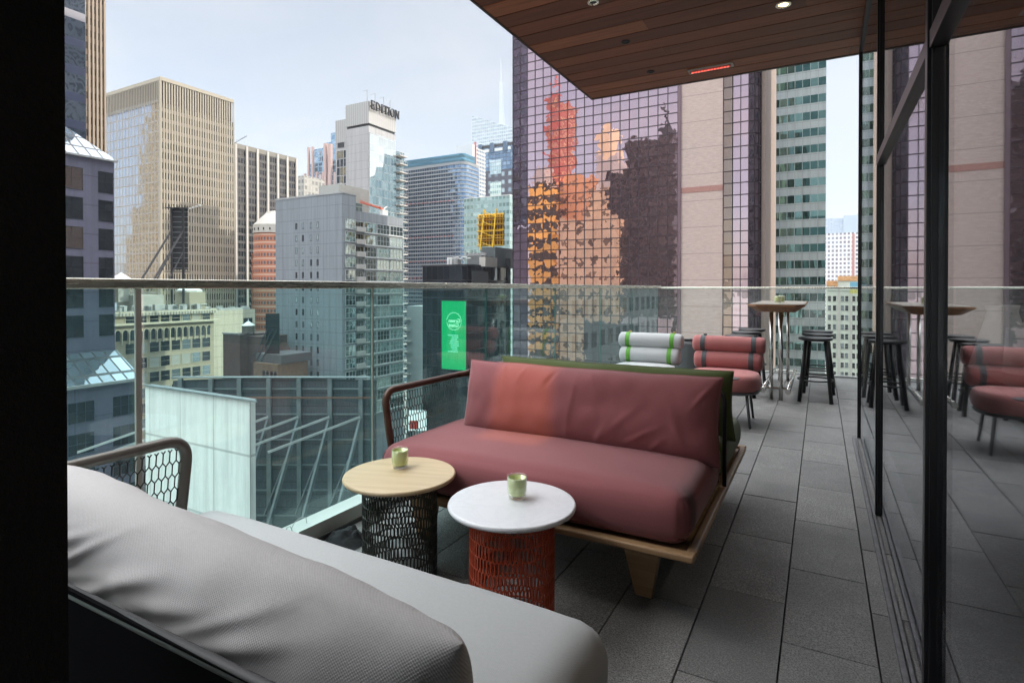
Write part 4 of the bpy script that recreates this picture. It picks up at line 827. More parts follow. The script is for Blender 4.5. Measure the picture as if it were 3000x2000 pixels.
tag(m.build('terrace_floor', M['granite']), kind='structure')
m = MB(); m.box(-2.30, 1.5, -4, 9.12, -.6, -.052); tag(m.build('terrace_slab', plain('dark_gap', (.02, .02, .02), .9)), kind='structure')

# white ledge along the railing, channel, glass, rail
B0 = thing('glass_railing', 'long green glass balustrade with a brushed steel handrail along the left side of the terrace', 'railing', (-2.30, 4, 0))
def L(mb, off=(2.30, -4, 0)):
    mb.v = [(x + off[0], y + off[1], z + off[2]) for x, y, z in mb.v]; return mb
m = MB(); m.box(-2.285, -2.175, -4, 9.0, -.05, .088); L(m).build('ledge', plain('white_ledge', (.66, .69, .66), .5, var=.1, scale=2), B0, bevel=.002)
m = MB(); m.box(-2.1745, -2.168, -4, 9.0, -.04, .018); L(m).build('kerb_strip', M['gsteel'], B0)
m = MB(); m.box(-2.325, -2.286, -4, 9.10, -.5, .02); L(m).build('channel', M['gsteel'], B0)
GL = sheet_glass('green_glass', (.81, .94, .93), 1.49, .026, (.26, .54, .60))
GLc = sheet_glass('clear_glass', (.94, .975, .965), 1.45, .012, (.6, .7, .7))
GE = plain('glass_edge', (.03, .16, .14), .15, 0, spec=.8)
jt_ = [-1.34, -.06, 1.22, 2.50, 3.78, 5.10, 6.39, 7.67, 9.10]
for a, b in zip(jt_, jt_[1:]):
    m = MB(); m.box(-2.312, -2.300, a + .008, b - .008, .005, 1.252); L(m).build('glass_pane', GL, B0)
    m = MB(); m.box(-2.313, -2.299, b - .0078, b - .004, .005, 1.251); L(m).build('pane_edge', GE, B0)
SS = metal('brushed_steel', (.82, .80, .70), .24, .06, (20, .5, 20))
m = MB(); m.box(-2.335, -2.268, -4, 3.19, 1.246, 1.284); m.box(-2.335, -2.268, 3.195, 9.16, 1.246, 1.284); L(m).build('handrail', SS, B0, bevel=.004)
m = MB(); m.box(-2.298, -2.286, 1.19, 1.212, .02, 1.245); L(m).build('clamp_strip', M.setdefault('clampm', plain('satin_clamp', (.62, .61, .57), .35, .3)), B0, bevel=.002)
m = MB(); m.box(-2.298, -2.289, 2.484, 2.494, .02, 1.245); L(m).build('clamp_strip', M.setdefault('clampm', plain('satin_clamp', (.62, .61, .57), .35, .3)), B0)
B1_ = thing('clear_railing', 'clear glass balustrade with a thin steel handrail across the far end of the terrace', 'railing', (-2.30, 9.13, 0))
def L2(mb): return L(mb, (2.30, -9.13, 0))
xs_ = [-2.29, -.95, .40, 1.45]
for a, b in zip(xs_, xs_[1:]):
    m = MB(); m.box(a + .006, b - .006, 9.12, 9.132, .01, 1.24); L2(m).build('glass_pane', GLc, B1_)
m = MB(); m.box(-2.26, 1.5, 9.10, 9.15, 1.236, 1.262); L2(m).build('handrail', SS, B1_, bevel=.004)
m = MB(); m.box(-2.28, 1.5, 9.09, 9.16, -.3, .022); L2(m).build('channel', plain('sill_metal', (.45, .46, .45), .4, .5), B1_, bevel=.003)
t = thing('side_wall', 'low dark side wall closing the far right of the terrace', 'wall', (1.5, 5.6, 0)); MB().box(0, .1, 0, 3.6, -.3, 1.2).build('wall', M['dsteel'], t)

# near left black column
def coltex():
    g = G('black_textured_render'); n = g.noise(g.obj(), 160, 4, .8)['Fac']
    return g.end(g.pbr(g.mix(n, (.004, .004, .005), (.016, .014, .013)), .95, 0, g.bump(n, 1, .006)))
MB().box(-.30, 0, -.5, 0, -.2, 3.4).build('column', coltex(), None, loc=(-.587, .248, 0)); o_ = bpy.data.objects['column']; tag(o_, 'black rough textured column filling the left edge of the picture', 'column')

# ------------------------------------------------------------------ wood soffit
CE = EYE + 1.98
cp = thing('canopy', 'dark reddish wood plank soffit over the terrace', 'canopy', (-2.107, 5.595, CE))
g = G('soffit_plank'); o_ = g.obj(); isl = g.island()
vv = g.vm('ADD', o_, g.com(g.ma('MULTIPLY', isl, 13), g.ma('MULTIPLY', isl, 7), 0))
gr = g.noise(vv, 2.2, 6, .65, .5, stretch=(1, 16, 16))['Fac']; st_ = g.noise(vv, 1.3, 5, .7)['Fac']
c1 = g.mix(isl, (.13, .036, .016), (.36, .125, .055)); c2 = g.mix(g.ma('MULTIPLY_ADD', gr, 2.4, -.7, clamp=True), g.mix(.55, c1, (.02, .009, .006)), c1)
e = g.ma('MULTIPLY_ADD', st_, 4, -2.35, clamp=True); c3 = g.mix(g.ma('MULTIPLY', e, .5), c2, (.24, .16, .09))
M['plank'] = g.end(g.pbr(c3, .5, 0, g.bump(gr, .3, .003), .3))
m = MB(); y = 0; k = 0
while y > -9.2:
    x = 0; first = True
    while x < 9:
        ln_ = random.uniform(1.6, 3.4) if not first else random.uniform(.7, 3.2); first = False
        m.box(x + .0012, min(x + ln_, 9) - .0012, y - .178, y - .006, .0, .02); x += ln_
    y -= .183; k += 1
m.build('planks', M['plank'], cp)
m = MB(); m.box(.01, 9, -9.2, -.01, .022, .4); m.build('core', plain('soffit_core', (.012, .01, .01), .9), cp)
m = MB(); m.box(-.02, 9, .0, .03, -.004, .4); m.box(-.02, -.0005, -9.2, 0, -.004, .4); m.build('fascia', plain('bronze_fascia', (.05, .035, .03), .5, .3), cp)
def cpos(px, py): z = 1.98 * FPX / (HY - py); return atz(px, z)
def can(name, px, py, r, ring, lens_, label, group=None):
    x, y = cpos(px, py); t = thing(name, label, 'light', (x, y, CE - .002), 0, group)
    m = MB(); m.lathe([(r * .62, 0), (r, -.001), (r * 1.0, -.006), (r * .7, -.008), (r * .62, -.002)], n=28); m.build('trim', ring, t)
    m = MB(); m.lathe([(r * .60, -.0022), (r * .3, -.0035)], n=24); m.build('lens', lens_, t)
can('recessed_light', 2292, 16, .050, SS, emit('lamp_on', (1, .72, .32), 6), 'small round recessed downlight glowing yellow in the soffit')
can('recessed_light', 1737, 9, .040, SS, M['dsteel'], 'unlit round downlight with a pale rim near the top edge of the soffit')
can('recessed_light', 1832, 124, .034, M['dsteel'], M['dsteel'], 'small dark round fitting in the middle of the soffit planks')
can('recessed_light', 1905, 211, .034, M['dsteel'], M['dsteel'], 'small dark round fitting left of the red heater strip')
xa, ya = cpos(2015, 212); xb, yb = cpos(2147, 188)
t = thing('strip_heater', 'slim ceiling strip heater glowing red in the soffit', 'heater', ((xa + xb) / 2, (ya + yb) / 2, CE - .002), atan2(yb - ya, xb - xa)); Lh = sqrt((xb - xa) ** 2 + (yb - ya) ** 2) / 2
m = MB(); m.box(-Lh, Lh, -.05, .05, -.012, 0); m.build('housing', plain('heater_housing', (.30, .30, .27), .4, .6), t, bevel=.004)
m = MB(); [m.tube([(-Lh * .85 + i * Lh * 1.7 / 12, 0, -.019), (-Lh * .85 + (i + .75) * Lh * 1.7 / 12, 0, -.019)], .0055, 8) for i in range(12)]; m.build('element', emit('red_element', (1, .13, .09), .8), t)
m = MB(); m.box(-Lh * .92, Lh * .92, -.026, .026, -.014, -.0125); m.build('reflector', plain('heater_red_back', (.20, .06, .05), .4, .4), t)
# unseen lamp added to throw the warm patch of light onto the pink sofa
t = thing('added_shutter_lamp', 'small shuttered lamp added out of view above the seating to throw a warm patch on the pink sofa', 'light', (-1.30, .62, CE - .16))
aim = Vector((-1.375, 2.72, .62)); org = Vector((-1.30, .62, CE - .16)); dd = (aim - org).normalized()
sl = bpy.data.lights.new('added_lamp_beam', 'SPOT'); sl.energy = 125; sl.color = (1, .56, .13); sl.spot_size = radians(22); sl.spot_blend = .3; sl.shadow_soft_size = .0032
so2 = bpy.data.objects.new('added_lamp_beam', sl); col.objects.link(so2); so2.parent = t; so2.rotation_euler = (-dd).to_track_quat('Z', 'Y').to_euler()
rt_ = dd.cross(Vector((0, 0, 1))).normalized(); up_ = rt_.cross(dd)
m = MB()
ap_w, ap_h, ds = .0112, .021, .20
c0 = dd * ds
for sx0, sx1, sz0, sz1 in ((-.14, -ap_w, -.14, .14), (ap_w, .14, -.14, .14), (-ap_w, ap_w, ap_h, .14), (-ap_w, ap_w, -.14, -ap_h)):
    v = [c0 + rt_ * a + up_ * b + dd * q for q in (0, .004) for a, b in ((sx0, sz0), (sx1, sz0), (sx1, sz1), (sx0, sz1))]
    m.add(v, [(0, 1, 2, 3), (7, 6, 5, 4), (0, 4, 5, 1), (1, 5, 6, 2), (2, 6, 7, 3), (3, 7, 4, 0)])
m.build('shutter', M['dsteel'], t); m = MB(); m.tube([(0, 0, .16), (0, 0, .03)], .012, 8); m.build('stem', M['dsteel'], t)

# ------------------------------------------------------------------ glazed wall on the right
GW = thing('glazed_wall', 'dark framed floor to ceiling glass wall mirroring the terrace on the right', 'glass wall', (.27, 3.68, 0))
FRM = plain('black_frame', (.012, .012, .014), .32, .4, var=.1); 
def L3(mb): return L(mb, (-.27, -3.68, 0))
mir_g = sheet_glass('mirroring_glass', (.90, .91, .92), 1.85, .0, refl=(.93, .95, .97))
po = [5.50, 3.68, 1.96, .24, -1.5, -3.2]; TR = 1.915
for i, y in enumerate(po):
    x0, x1 = ((.270, .300), (.266, .300), (.258, .300))[min(i, 2)]; wd = (.015, .017, .019)[min(i, 2)]
    m = MB(); m.box(x0, x1, y - wd, y + wd, .0, CE - .005); m.box(x0 + .010, x1 - .004, y - wd - .007, y - wd + .0005, .02, CE - .01); m.box(x0 + .010, x1 - .004, y + wd - .0005, y + wd + .007, .02, CE - .01); L3(m).build('post', FRM, GW, bevel=.002)
for y1_, y0_ in zip(po, po[1:]):
    m = MB(); m.box(.283, .289, y0_ + .045, y1_ - .035, .03, CE - .01); L3(m).build('glass_pane', mir_g, GW)
    if y1_ < 5: m = MB(); m.box(.262, .302, y0_ + .025, y1_ - .024, TR, TR + .05); L3(m).build('transom', plain('transom_metal', (.075, .07, .075), .35, .5) if 'trm' not in M else M['trm'], GW, bevel=.002); M['trm'] = bpy.data.materials['transom_metal']
tk = plain('track_metal', (.12, .12, .125), .45, .5, var=.35, scale=30)
m = MB(); m.box(.232, .250, -3.2, 5.47, -.001, .012); m.box(.256, .270, -3.2, 5.47, -.001, .006); m.box(.295, .34, -3.2, 5.47, -.001, .014); L3(m).build('floor_track', tk, GW, bevel=.001)
m = MB(); m.box(.268, .298, -3.2, 5.47, CE - .04, CE - .006); L3(m).build('head_track', FRM, GW)
# interior
HB = thing('host_building', 'building that carries the terrace, dark inside behind the glass wall', 'building', (.34, 5.5, 0))
dk = plain('dark_interior', (.018, .017, .017), .8); 
m = MB(); m.box(.34, 9, -4, 5.52, -.3, -.002); m.box(8.9, 9, -4, 5.52, 0, CE); m.box(.3, 9, -4.1, -4, 0, CE); L(m, (-.34, -5.5, 0)).build('room', dk, HB)
m = MB(); m.box(.336, 12, 5.53, 5.7, -.3, CE + .1); L(m, (-.34, -5.5, 0)).build('end_wall', M['dsteel'], HB)
m = MB(); m.box(-1.6, 12, -12, 5.2, CE + .45, 26); L(m, (-.34, -5.5, 0)).build('wall', plain('host_wall', (.10, .09, .09), .7), HB)
m = MB(); m.box(-2.2, 12, -12, 9.1, GROUND, -.62); L(m, (-.34, -5.5, 0)).build('lower_wall', plain('host_wall_low', (.14, .14, .14), .7), HB)
B = Bld('shade_tower', 'grey tower added out of sight on the right to shade the terrace', 0, 0, XY=(44, 2)); B.box('wall', fill[1], -28, 0, 0, 118, 0, 62 + 118)  # unseen tower added to keep the sun off the terrace and nearer blocks
# glassware inside
ct = thing('bar_counter', 'dark counter just inside the glass wall carrying upturned glassware', 'counter', (.72, 2.2, 0)); MB().box(-.30, .9, -.7, .75, .0, .985).build('cabinet', dk, ct); MB().box(-.32, .92, -.72, .77, .986, 1.01).build('top', plain('dark_counter_top', (.02, .02, .02), .25), ct, bevel=.004)
cg = sheet_glass('clear_glassware', (.90, .92, .92), 1.7, .34, (.95, .97, .97), .3)
def vessel(kind):
    if kind == 'c': t = thing('carafe', 'clear conical glass carafe upturned on the dark counter, leftmost of the glassware', 'carafe', (0, 0, 0), 0, 'upturned glassware'); pr = [(.062, 0), (.064, .004), (.024, .155), (.022, .165), (.026, .185), (.024, .186), (.019, .165), (.06, .006)]
    else: t = thing('tumbler', 'clear ribbed glass tumbler upturned on the dark counter inside the glass wall', 'glass', (0, 0, 0), 0, 'upturned glassware'); pr = [(.038, 0), (.040, .003), (.032, .125), (.028, .128), (.029, .120), (.036, .005)]
    m = MB(); m.lathe(pr, n=28); m.build('bowl', cg, t, smooth=True); m = MB(); m.lathe([(pr[0][0] + .001, .0), (pr[0][0] + .003, .002), (pr[0][0], .004)], n=28); m.build('rim', sheet_glass('glass_rim', (.8, .85, .85), 1.7, .3, (.9, .9, .9), 0) if 'rim' not in M else M['rim'], t); M['rim'] = bpy.data.materials['glass_rim']; return t
pn = thing('added_interior_lamp', 'small warm lamp added out of view over the dark counter to light the glassware', 'light', (1.0, 1.7, 2.3)); MB().lathe([(.09, 0), (.05, .10), (.01, .12)], n=24).build('lamp_shade', dk, pn); m = MB(); m.lathe([(.01, -.01), (.035, .01), (.03, .04)], n=20); m.build('bulb', emit('warm_bulb', (1, .75, .45), 5), pn)
pl_ = bpy.data.lights.new('added_bulb_light', 'POINT'); pl_.energy = 13; pl_.color = (1, .85, .68); pl_.shadow_soft_size = .04; po_ = bpy.data.objects.new('added_bulb_light', pl_); col.objects.link(po_); po_.parent = pn; po_.location = (0, 0, -.05)  # unseen lamp, added to light the glassware as its warm glints suggest
cf_ = vessel('c'); cf_.location = (.455, 2.15, 1.011); dup(cf_, (.51, 2.26, 1.011), 0, 'clear conical glass carafe upturned behind the first one on the dark counter')
tb_ = vessel('t'); tb_.location = (.49, 2.06, 1.011)
tb_['label'] = 'clear glass tumbler upturned nearest the glass wall on the dark counter'
for i, (x, y) in enumerate(((.545, 2.10), (.535, 2.18), (.60, 2.25), (.60, 2.38))): dup(tb_, (x, y, 1.011), 0, 'clear glass tumbler upturned on the dark counter, %s' % ('second from the glass wall', 'behind the nearest tumbler', 'in the middle of the cluster', 'farthest from the glass wall')[i])

# ------------------------------------------------------------------ soft furnishing
def pillow(L_, H_, T_, nx, nz, creases, edge=.5, sag=.03, seed=0):
    m = MB(); rnd = random.Random(seed); cr_ = list(creases)
    def crease(u, v):
        d = 0
        for (cu, cv, ang, ln_, wd, am) in cr_:
            x, z = (u - cu) * L_ / 2, (v - cv) * H_ / 2; a = x * cos(ang) + z * sin(ang); b = -x * sin(ang) + z * cos(ang)
            d += am * math.exp(-(b / wd) ** 2) * math.exp(-(a / ln_) ** 2)
        return d
    idx = {}
    for s in (-1, 1):
        for i in range(nx + 1):
            for j in range(nz + 1):
                u, v = -1 + 2 * i / nx, -1 + 2 * j / nz
                eu, ev = abs(u) > .9999, abs(v) > .9999
                if s == 1 and (eu or ev): idx[s, i, j] = idx[-1, i, j]; continue
                cu = math.copysign(1 - (1 - abs(u)) ** 1.25, u); cv = math.copysign(1 - (1 - abs(v)) ** 1.3, v)
                tt = T_ / 2 * ((1 - abs(cu) ** 7) ** edge) * ((1 - abs(cv) ** 3.0) ** .55) if not (eu or ev) else 0
                x = L_ / 2 * cu * (1 - .022 * (1 - cv * cv)); z = H_ / 2 * cv * (1 - sag * (1 - cu * cu)) + .006 * noise.noise(Vector((cu * 3, seed, 0))) * (1 if cv > 0 else .3)
                n1 = noise.noise(Vector((cu * 2.2 + seed, cv * 1.1, s * 3))) * .016 + noise.noise(Vector((cu * 9 + seed, cv * 2.2, s))) * .0045
                y = s * (tt + (n1 + (crease(cu, cv) if s == -1 else 0)) * min(1, tt / (T_ * .18)))
                idx[s, i, j] = len(m.v); m.v.append((x, y, z))
    for s in (-1, 1):
        for i in range(nx):
            for j in range(nz):
                q = (idx[s, i, j], idx[s, i + 1, j], idx[s, i + 1, j + 1], idx[s, i, j + 1]); q = tuple(dict.fromkeys(q if s == -1 else q[::-1])); m.f.append(q); m.mi.append(0)
    return m
def cushion(hx, hy, hz, r, crown, st=.022, seed=0, pucker=True):
    m = MB(); idx = {}
    def pt(p):
        k = tuple(round(c, 6) for c in p)
        if k in idx: return idx[k]
        inn = Vector((max(-hx + r, min(hx - r, p[0])), max(-hy + r, min(hy - r, p[1])), max(-hz + r * .95, min(hz - r * .95, p[2]))))
        d = (Vector(p) - inn); q = inn + (d.normalized() * r if d.length > 0 else d)
        a, b = max(0, 1 - abs(q.x / hx) ** 3.5), max(0, 1 - abs(q.y / hy) ** 3.5)
        if q.z > 0: q.z += crown * a * b * min(1, q.z / (hz * .6)) + .004 * noise.noise(Vector((q.x * 4, q.y * 4, seed)))
        if abs(q.z) < hz * .9: q.y += math.copysign(.008 * (1 - abs(q.x / hx) ** 4), q.y) * (abs(q.y) > hy - r * 1.2)
        if pucker:
            cd = math.hypot(abs(q.x) - hx, abs(q.y) - hy)
            if cd < .16: an = atan2(abs(q.y) - hy + .10, abs(q.x) - hx + .10); q += Vector((q.x / hx, q.y / hy, 0)) * .0040 * sin(an * 26) * (1 - cd / .16)
        idx[k] = len(m.v); m.v.append(tuple(q)); return idx[k]
    def face(ax, s):
        u, v = [a for a in range(3) if a != ax]; h = (hx, hy, hz); nu, nv = max(6, int(2 * h[u] / st)), max(6, int(2 * h[v] / st))
        for i in range(nu):
            for j in range(nv):
                q = []
                for a, b in ((i, j), (i + 1, j), (i + 1, j + 1), (i, j + 1)):
                    p = [0, 0, 0]; p[ax] = s * h[ax]; p[u] = -h[u] + 2 * h[u] * a / nu; p[v] = -h[v] + 2 * h[v] * b / nv; q.append(pt(p))
                m.f.append(tuple(q)); m.mi.append(0)
    # identical spacing on shared edges keeps the surface closed
    for ax in range(3):
        for s in (-1, 1): face(ax, s)
    return m
def hexmesh(width, height, cw, a, b, put, r, tw=None, wrap=False):
    m = MB(); nx = int(round(width / cw)); ny = int(height / (a + b)) + 1
    def seg(p, q):
        if p[1] >= height: return
        if q[1] > height: f = (height - p[1]) / (q[1] - p[1]); q = (p[0] + (q[0] - p[0]) * f, height)
        P_, N_ = put(*p); Q_, _ = put(*q); m.beam(P_, Q_, r, (tw or r), up=N_)
    for j in range(ny):
        z = j * (a + b)
        for i in range(nx + 1):
            x = i * cw + (j % 2) * cw / 2
            if x > width + 1e-6: continue
            seg((x, z), (x, z + a))
            for dx in (-cw / 2, cw / 2):
                if wrap or -1e-6 <= x + dx <= width + 1e-6: seg((x, z + a), (x + dx, z + a + b))
    return m
OAK = wood('oak_frame', (.25, .145, .07), (.42, .27, .145), 0, 9, .45); OAKY = wood('oak_frame_side', (.25, .145, .07), (.42, .27, .145), 1, 9, .45)
def arcpts(P, R, n=6):
    """round the corners of a polyline"""
    P = [Vector(p) for p in P]; out = [P[0]]
    for i in range(1, len(P) - 1):
        a, b, c = P[i - 1], P[i], P[i + 1]; d1, d2 = (a - b).normalized(), (c - b).normalized(); r = min(R, (a - b).length * .45, (c - b).length * .45)
        for k in range(n + 1): t_ = k / n; out.append((1 - t_) ** 2 * (b + d1 * r) + 2 * t_ * (1 - t_) * b + t_ * t_ * (b + d2 * r))
    return out + [P[-1]]
def sofa(label, loc, sy, fab, fab2, tubec, wirec, pil, creases, seed, lean=.22, pz=.455, py=.60, yaw=0):
    """front edge at local y = 0, back towards sy * y; arm at x = 0"""
    t = thing('sofa', label, 'sofa', loc); W, D = 1.55, .80
    F = lambda x, y, z: (x, sy * y, z)
    def fl_(mb): mb.v = [(x, y * sy, z) for x, y, z in mb.v]; return mb
    m = MB(); m.box(.0, W, .01, D + .01, .245, .262); m.build('x', OAK) if False else None
    m.box(0.0, W, -.012, .035, .248, .276); fl_(m).build('base_frame', OAK, t, bevel=.012, seg=4)
    for x in (-.002, W - .036): m = MB(); m.box(x, x + .04, .036, D + .03, .249, .278); fl_(m).build('side_rail', OAKY, t, bevel=.012, seg=4)
    for x, y in ((W - .225, .16), (W - .225, .66), (.22, .16), (.22, .66)):
        m = MB(); m.frus(x, y, 0, .244, .035, .022, .085, .028, dx=-.012); fl_(m).build('leg', OAK, t, bevel=.006)
    m = cushion(.755, .385, .098, .085, .022, .02, seed); m.v = [(x + .775, (y + .395), z + .372) for x, y, z in m.v]; fl_(m).build('seat_cushion', fab, t, smooth=True)
    r = .019; P = [(.015, .175, .27), (.005, .135, .46), (-.005, .10, .722), (-.01, D - .03, .715), (.05, D + .015, .725)]
    m = MB(); m.tube([F(*p) for p in arcpts(P, .085, 8)], r, 14); m.build('arm_tube', tubec, t, smooth=True)
    M.setdefault('backrail', plain('shade_dark_rail', (.016, .014, .014), .5, .1)); P = [(.05, D + .015, .725), (W - .012, D + .015, .742), (W - .012, D + .015, .27)]  # rear stretch of the tube, coloured near-black for the shade there
    m = MB(); m.tube([F(*p) for p in arcpts(P, .05, 8)], .010, 14); m.build('back_rail', M['backrail'], t, smooth=True)
    def put(u, v):
        f = v / .40; return Vector(F(.010 - .012 * f, .155 - .035 * f + u, .30 + v)), Vector((1, 0, 0))
    m = hexmesh(.62, .395, .0225, .031, .0135, put, .0036, .0022); m.build('mesh_panel', wirec, t)
    def put2(u, v): return Vector(F(.05 + u, D + .015, .30 + v)), Vector((0, 1, 0))
    m = hexmesh(W - .10, .44, .0225, .031, .0135, put2, .0036, .0022); m.build('mesh_panel', wirec, t)
    m = MB(); m.box(.05, W - .04, D + .018, D + .024, .29, .745); fl_(m).build('shade_panel', plain('shade_black_cloth', (.008, .008, .009), 1, spec=0) if 'bkc' not in M else M['bkc'], t); M['bkc'] = bpy.data.materials['shade_black_cloth']  # near-black panel: the shade behind the sofa is put into its colour
    L_, H_, T_ = pil; m = pillow(L_, H_, T_, 150, 60, creases, seed=seed)
    c, s_ = cos(lean), sin(lean); x0 = W - L_ / 2 + .006
    m.v = [(x + x0, py + y * c + z * s_, pz + H_ / 2 * c + (-y) * -s_ * 0 + z * c - y * s_ * -1 * -1) for x, y, z in m.v]
    m.v = [(W + (x - W) * cos(yaw) - (y - py) * sin(yaw), py + (x - W) * sin(yaw) + (y - py) * cos(yaw), z) for x, y, z in m.v]
    fl_(m).build('back_cushion', fab2, t, smooth=True)
    nx_, nz_ = 150, 60; rows = [(0, j) for j in range(nz_ + 1)] + [(i, nz_) for i in range(1, nx_ + 1)] + [(nx_, j) for j in range(nz_ - 1, -1, -1)] + [(i, 0) for i in range(nx_ - 1, 0, -1)]
    if fab2 is greyf: return t
    lp = [m.v[i * (nz_ + 1) + j] for i, j in rows]; pm = MB(); pm.tube(lp[::2], .0032, 6, closed=True); pm.build('piping', fab2, bpy.data.objects[[o.name for o in t.children if o.name.startswith('back_cushion')][0]], smooth=True)
    return t
rc = random.Random(5)
def rand_creases(n, amp):
    out = []
    for _ in range(n):
        top = rc.random() < .55; u = rc.uniform(-.95, .95); out.append((u, .75 if top else -.8, pi / 2 + rc.uniform(-.6, .6), rc.uniform(.05, .12), rc.uniform(.006, .014), amp * rc.uniform(.4, 1)))
    return out
pinkf = fabric('rose_fabric', (.285, .095, .103), .0030, dark=.66)
greyf = fabric('light_grey_fabric', (.53, .515, .515), .0030, .04, .5, .74, .1)
greys = fabric('light_grey_seat_fabric', (.45, .465, .47), .0026, .04, .25, .8, .1)
greenf = fabric('olive_fabric', (.10, .13, .045), .003, dark=.6)
brt = plain('brown_tube', (.085, .038, .026), .38, .3, var=.06); tat = plain('taupe_tube', (.15, .135, .12), .4, .3, var=.06)
bwi = plain('dark_brown_wire', (.028, .018, .016), .5, .2); gwi = plain('dark_taupe_wire', (.04, .036, .034), .5, .2)
pk = [(-.62, .8, 1.9, .06, .012, .005), (-.45, .75, 1.2, .05, .012, .005), (-.2, .68, 1.1, .05, .011, -.008), (.12, .8, 2.0, .06, .014, .005), (.35, -.3, .75, .12, .018, .005), (.50, -.55, .5, .10, .014, .006), (.22, -.62, 1.0, .08, .014, .005), (.60, -.75, .7, .07, .012, .005), (-.02, -.1, 1.45, .16, .012, .004), (.9, .5, 1.0, .06, .012, .008), (-.95, .0, 1.5, .1, .01, .005), (.75, -.2, 1.9, .1, .02, .005)] + rand_creases(8, .002)
sofa('rose pink sofa with a brown mesh arm on a low oak frame facing the camera', (-1.95, 2.105, 0), 1, pinkf, pinkf, brt, bwi, (1.375, .40, .225), pk, 3, .22, .445, .59)
gk = []
for k in range(17):
    u = -.98 + k * .118 + rc.uniform(-.03, .03); gk.append((u, rc.uniform(-.25, .5), rc.uniform(.30, .62), rc.uniform(.12, .20), rc.uniform(.008, .014), rc.uniform(.006, .011)))
gk += [(-.62, -.75, 1.25, .07, .012, -.020), (-.56, -.7, 1.1, .07, .010, .010), (.93, .3, 1.3, .10, .010, -.010), (.55, -.3, .9, .16, .03, .006), (.1, -.4, .7, .18, .035, .005)]
sofa('light grey sofa with a taupe mesh arm in the foreground seen from behind', (-1.95, 1.29, 0), -1, greys, greyf, tat, gwi, (1.40, .355, .195), [], 11, .20, .450, .66, .07)
gs = [o for o in bpy.data.objects if o.name.startswith('back_cushion')][-1]
me = gs.data      # the foreground cushion shows its rear side: its folds are pressed into that side
for v in me.vertices:
    x, y, z = v.co; u = (x - (1.545 - .70)) / .70; w = (z - .625) / .17; yc = -(.66 + (x - 1.55) * .07) - (z - .625) * .2
    if y < yc:
        d = 0
        for (cu, cv, ang, ln_, wd, am) in gk:
            X_, Z_ = (u - cu) * .70, (w - cv) * .22; a = X_ * cos(ang) + Z_ * sin(ang); b = -X_ * sin(ang) + Z_ * cos(ang); d += am * math.exp(-(b / wd) ** 2 / 1.6) * math.exp(-(a / ln_) ** 2)
        v.co.y -= d * min(1, abs(y - yc) / .04)
sofa('olive green sofa standing back to back with the rose pink one', (-1.95, 3.74, 0), -1, greenf, greenf, brt, bwi, (1.38, .385, .17), rand_creases(10, .004), 21, .20, .440, .60)

# ------------------------------------------------------------------ side tables
def side_table(label, loc, top_m, basec, ht=.45, rz=0, seed=0):
    t = thing('side_table', label, 'side table', loc, rz); R = .240
    m = MB(); m.lathe([(R - .012, ht - .020), (R - .003, ht - .017), (R, ht - .009), (R - .003, ht - .002), (R - .008, ht)], n=96); o = m.build('table_top', top_m, t, smooth=False, bevel=0)
    for p in o.data.polygons: p.use_smooth = len(p.vertices) == 4
    rb = .158; cir = 2 * pi * rb; n = 64
    def put(u, v): a = u / cir * 2 * pi + v * .25; return Vector((rb * cos(a), rb * sin(a), .01 + v)), Vector((cos(a), sin(a), 0))
    m = hexmesh(cir, ht - .035, cir / n, .036, .012, put, .0052, .0040, wrap=True); m.build('mesh_drum', basec, t)
    m = MB(); [m.tube([(rb * cos(2 * pi * k / 40), rb * sin(2 * pi * k / 40), z) for k in range(40)], .004, 6, closed=True) for z in (.008, ht - .024)]; m.build('hoop', basec, t); return t
g = G('white_marble'); o_ = g.obj(); n1 = g.noise(o_, 5, 8, .65, 1.2)['Fac']; vn = g.ma('ABSOLUTE', g.ma('SUBTRACT', n1, .5)); vn = g.ma('SUBTRACT', 1, g.ma('MULTIPLY', vn, 22), clamp=True); n2 = g.noise(o_, 3, 4)['Fac']
MAR = g.end(g.pbr(g.mix(g.ma('MULTIPLY', g.ma('MULTIPLY', vn, .45), n2), (.70, .72, .75), (.46, .48, .52)), .28, 0, spec=.5))
OAKT = wood('pale_oak_top', (.46, .345, .20), (.60, .475, .30), 0, 10, .42)
rd = plain('rust_red_metal', (.46, .070, .028), .36, .2, var=.12); ol = plain('dark_olive_metal', (.040, .040, .034), .4, .4, var=.1)
T1 = (-1.594, 1.898, 0); T2 = (-1.013, 1.846, 0)
side_table('round side table with a pale oak top on a dark olive mesh drum', T1, OAKT, ol, rz=.35); side_table('round side table with a white marble top on a rust red mesh drum', T2, MAR, rd)
g = G('cup_wax'); WAX = g.end(g.pbr((.66, .72, .14), .45, 0, spec=.5, Subsurface_Weight=.2)); g = G('cup_frosted_glass'); s_ = g.sep(g.obj()); 
CUPG = g.end(g.pbr((.72, .80, .40), .12, 0, spec=.6, Coat_Weight=.5, Coat_Roughness=.03)); CLR = sheet_glass('cup_clear_glass', (.97, .98, .96), 1.45, .05, (.8, .85, .75), 0)
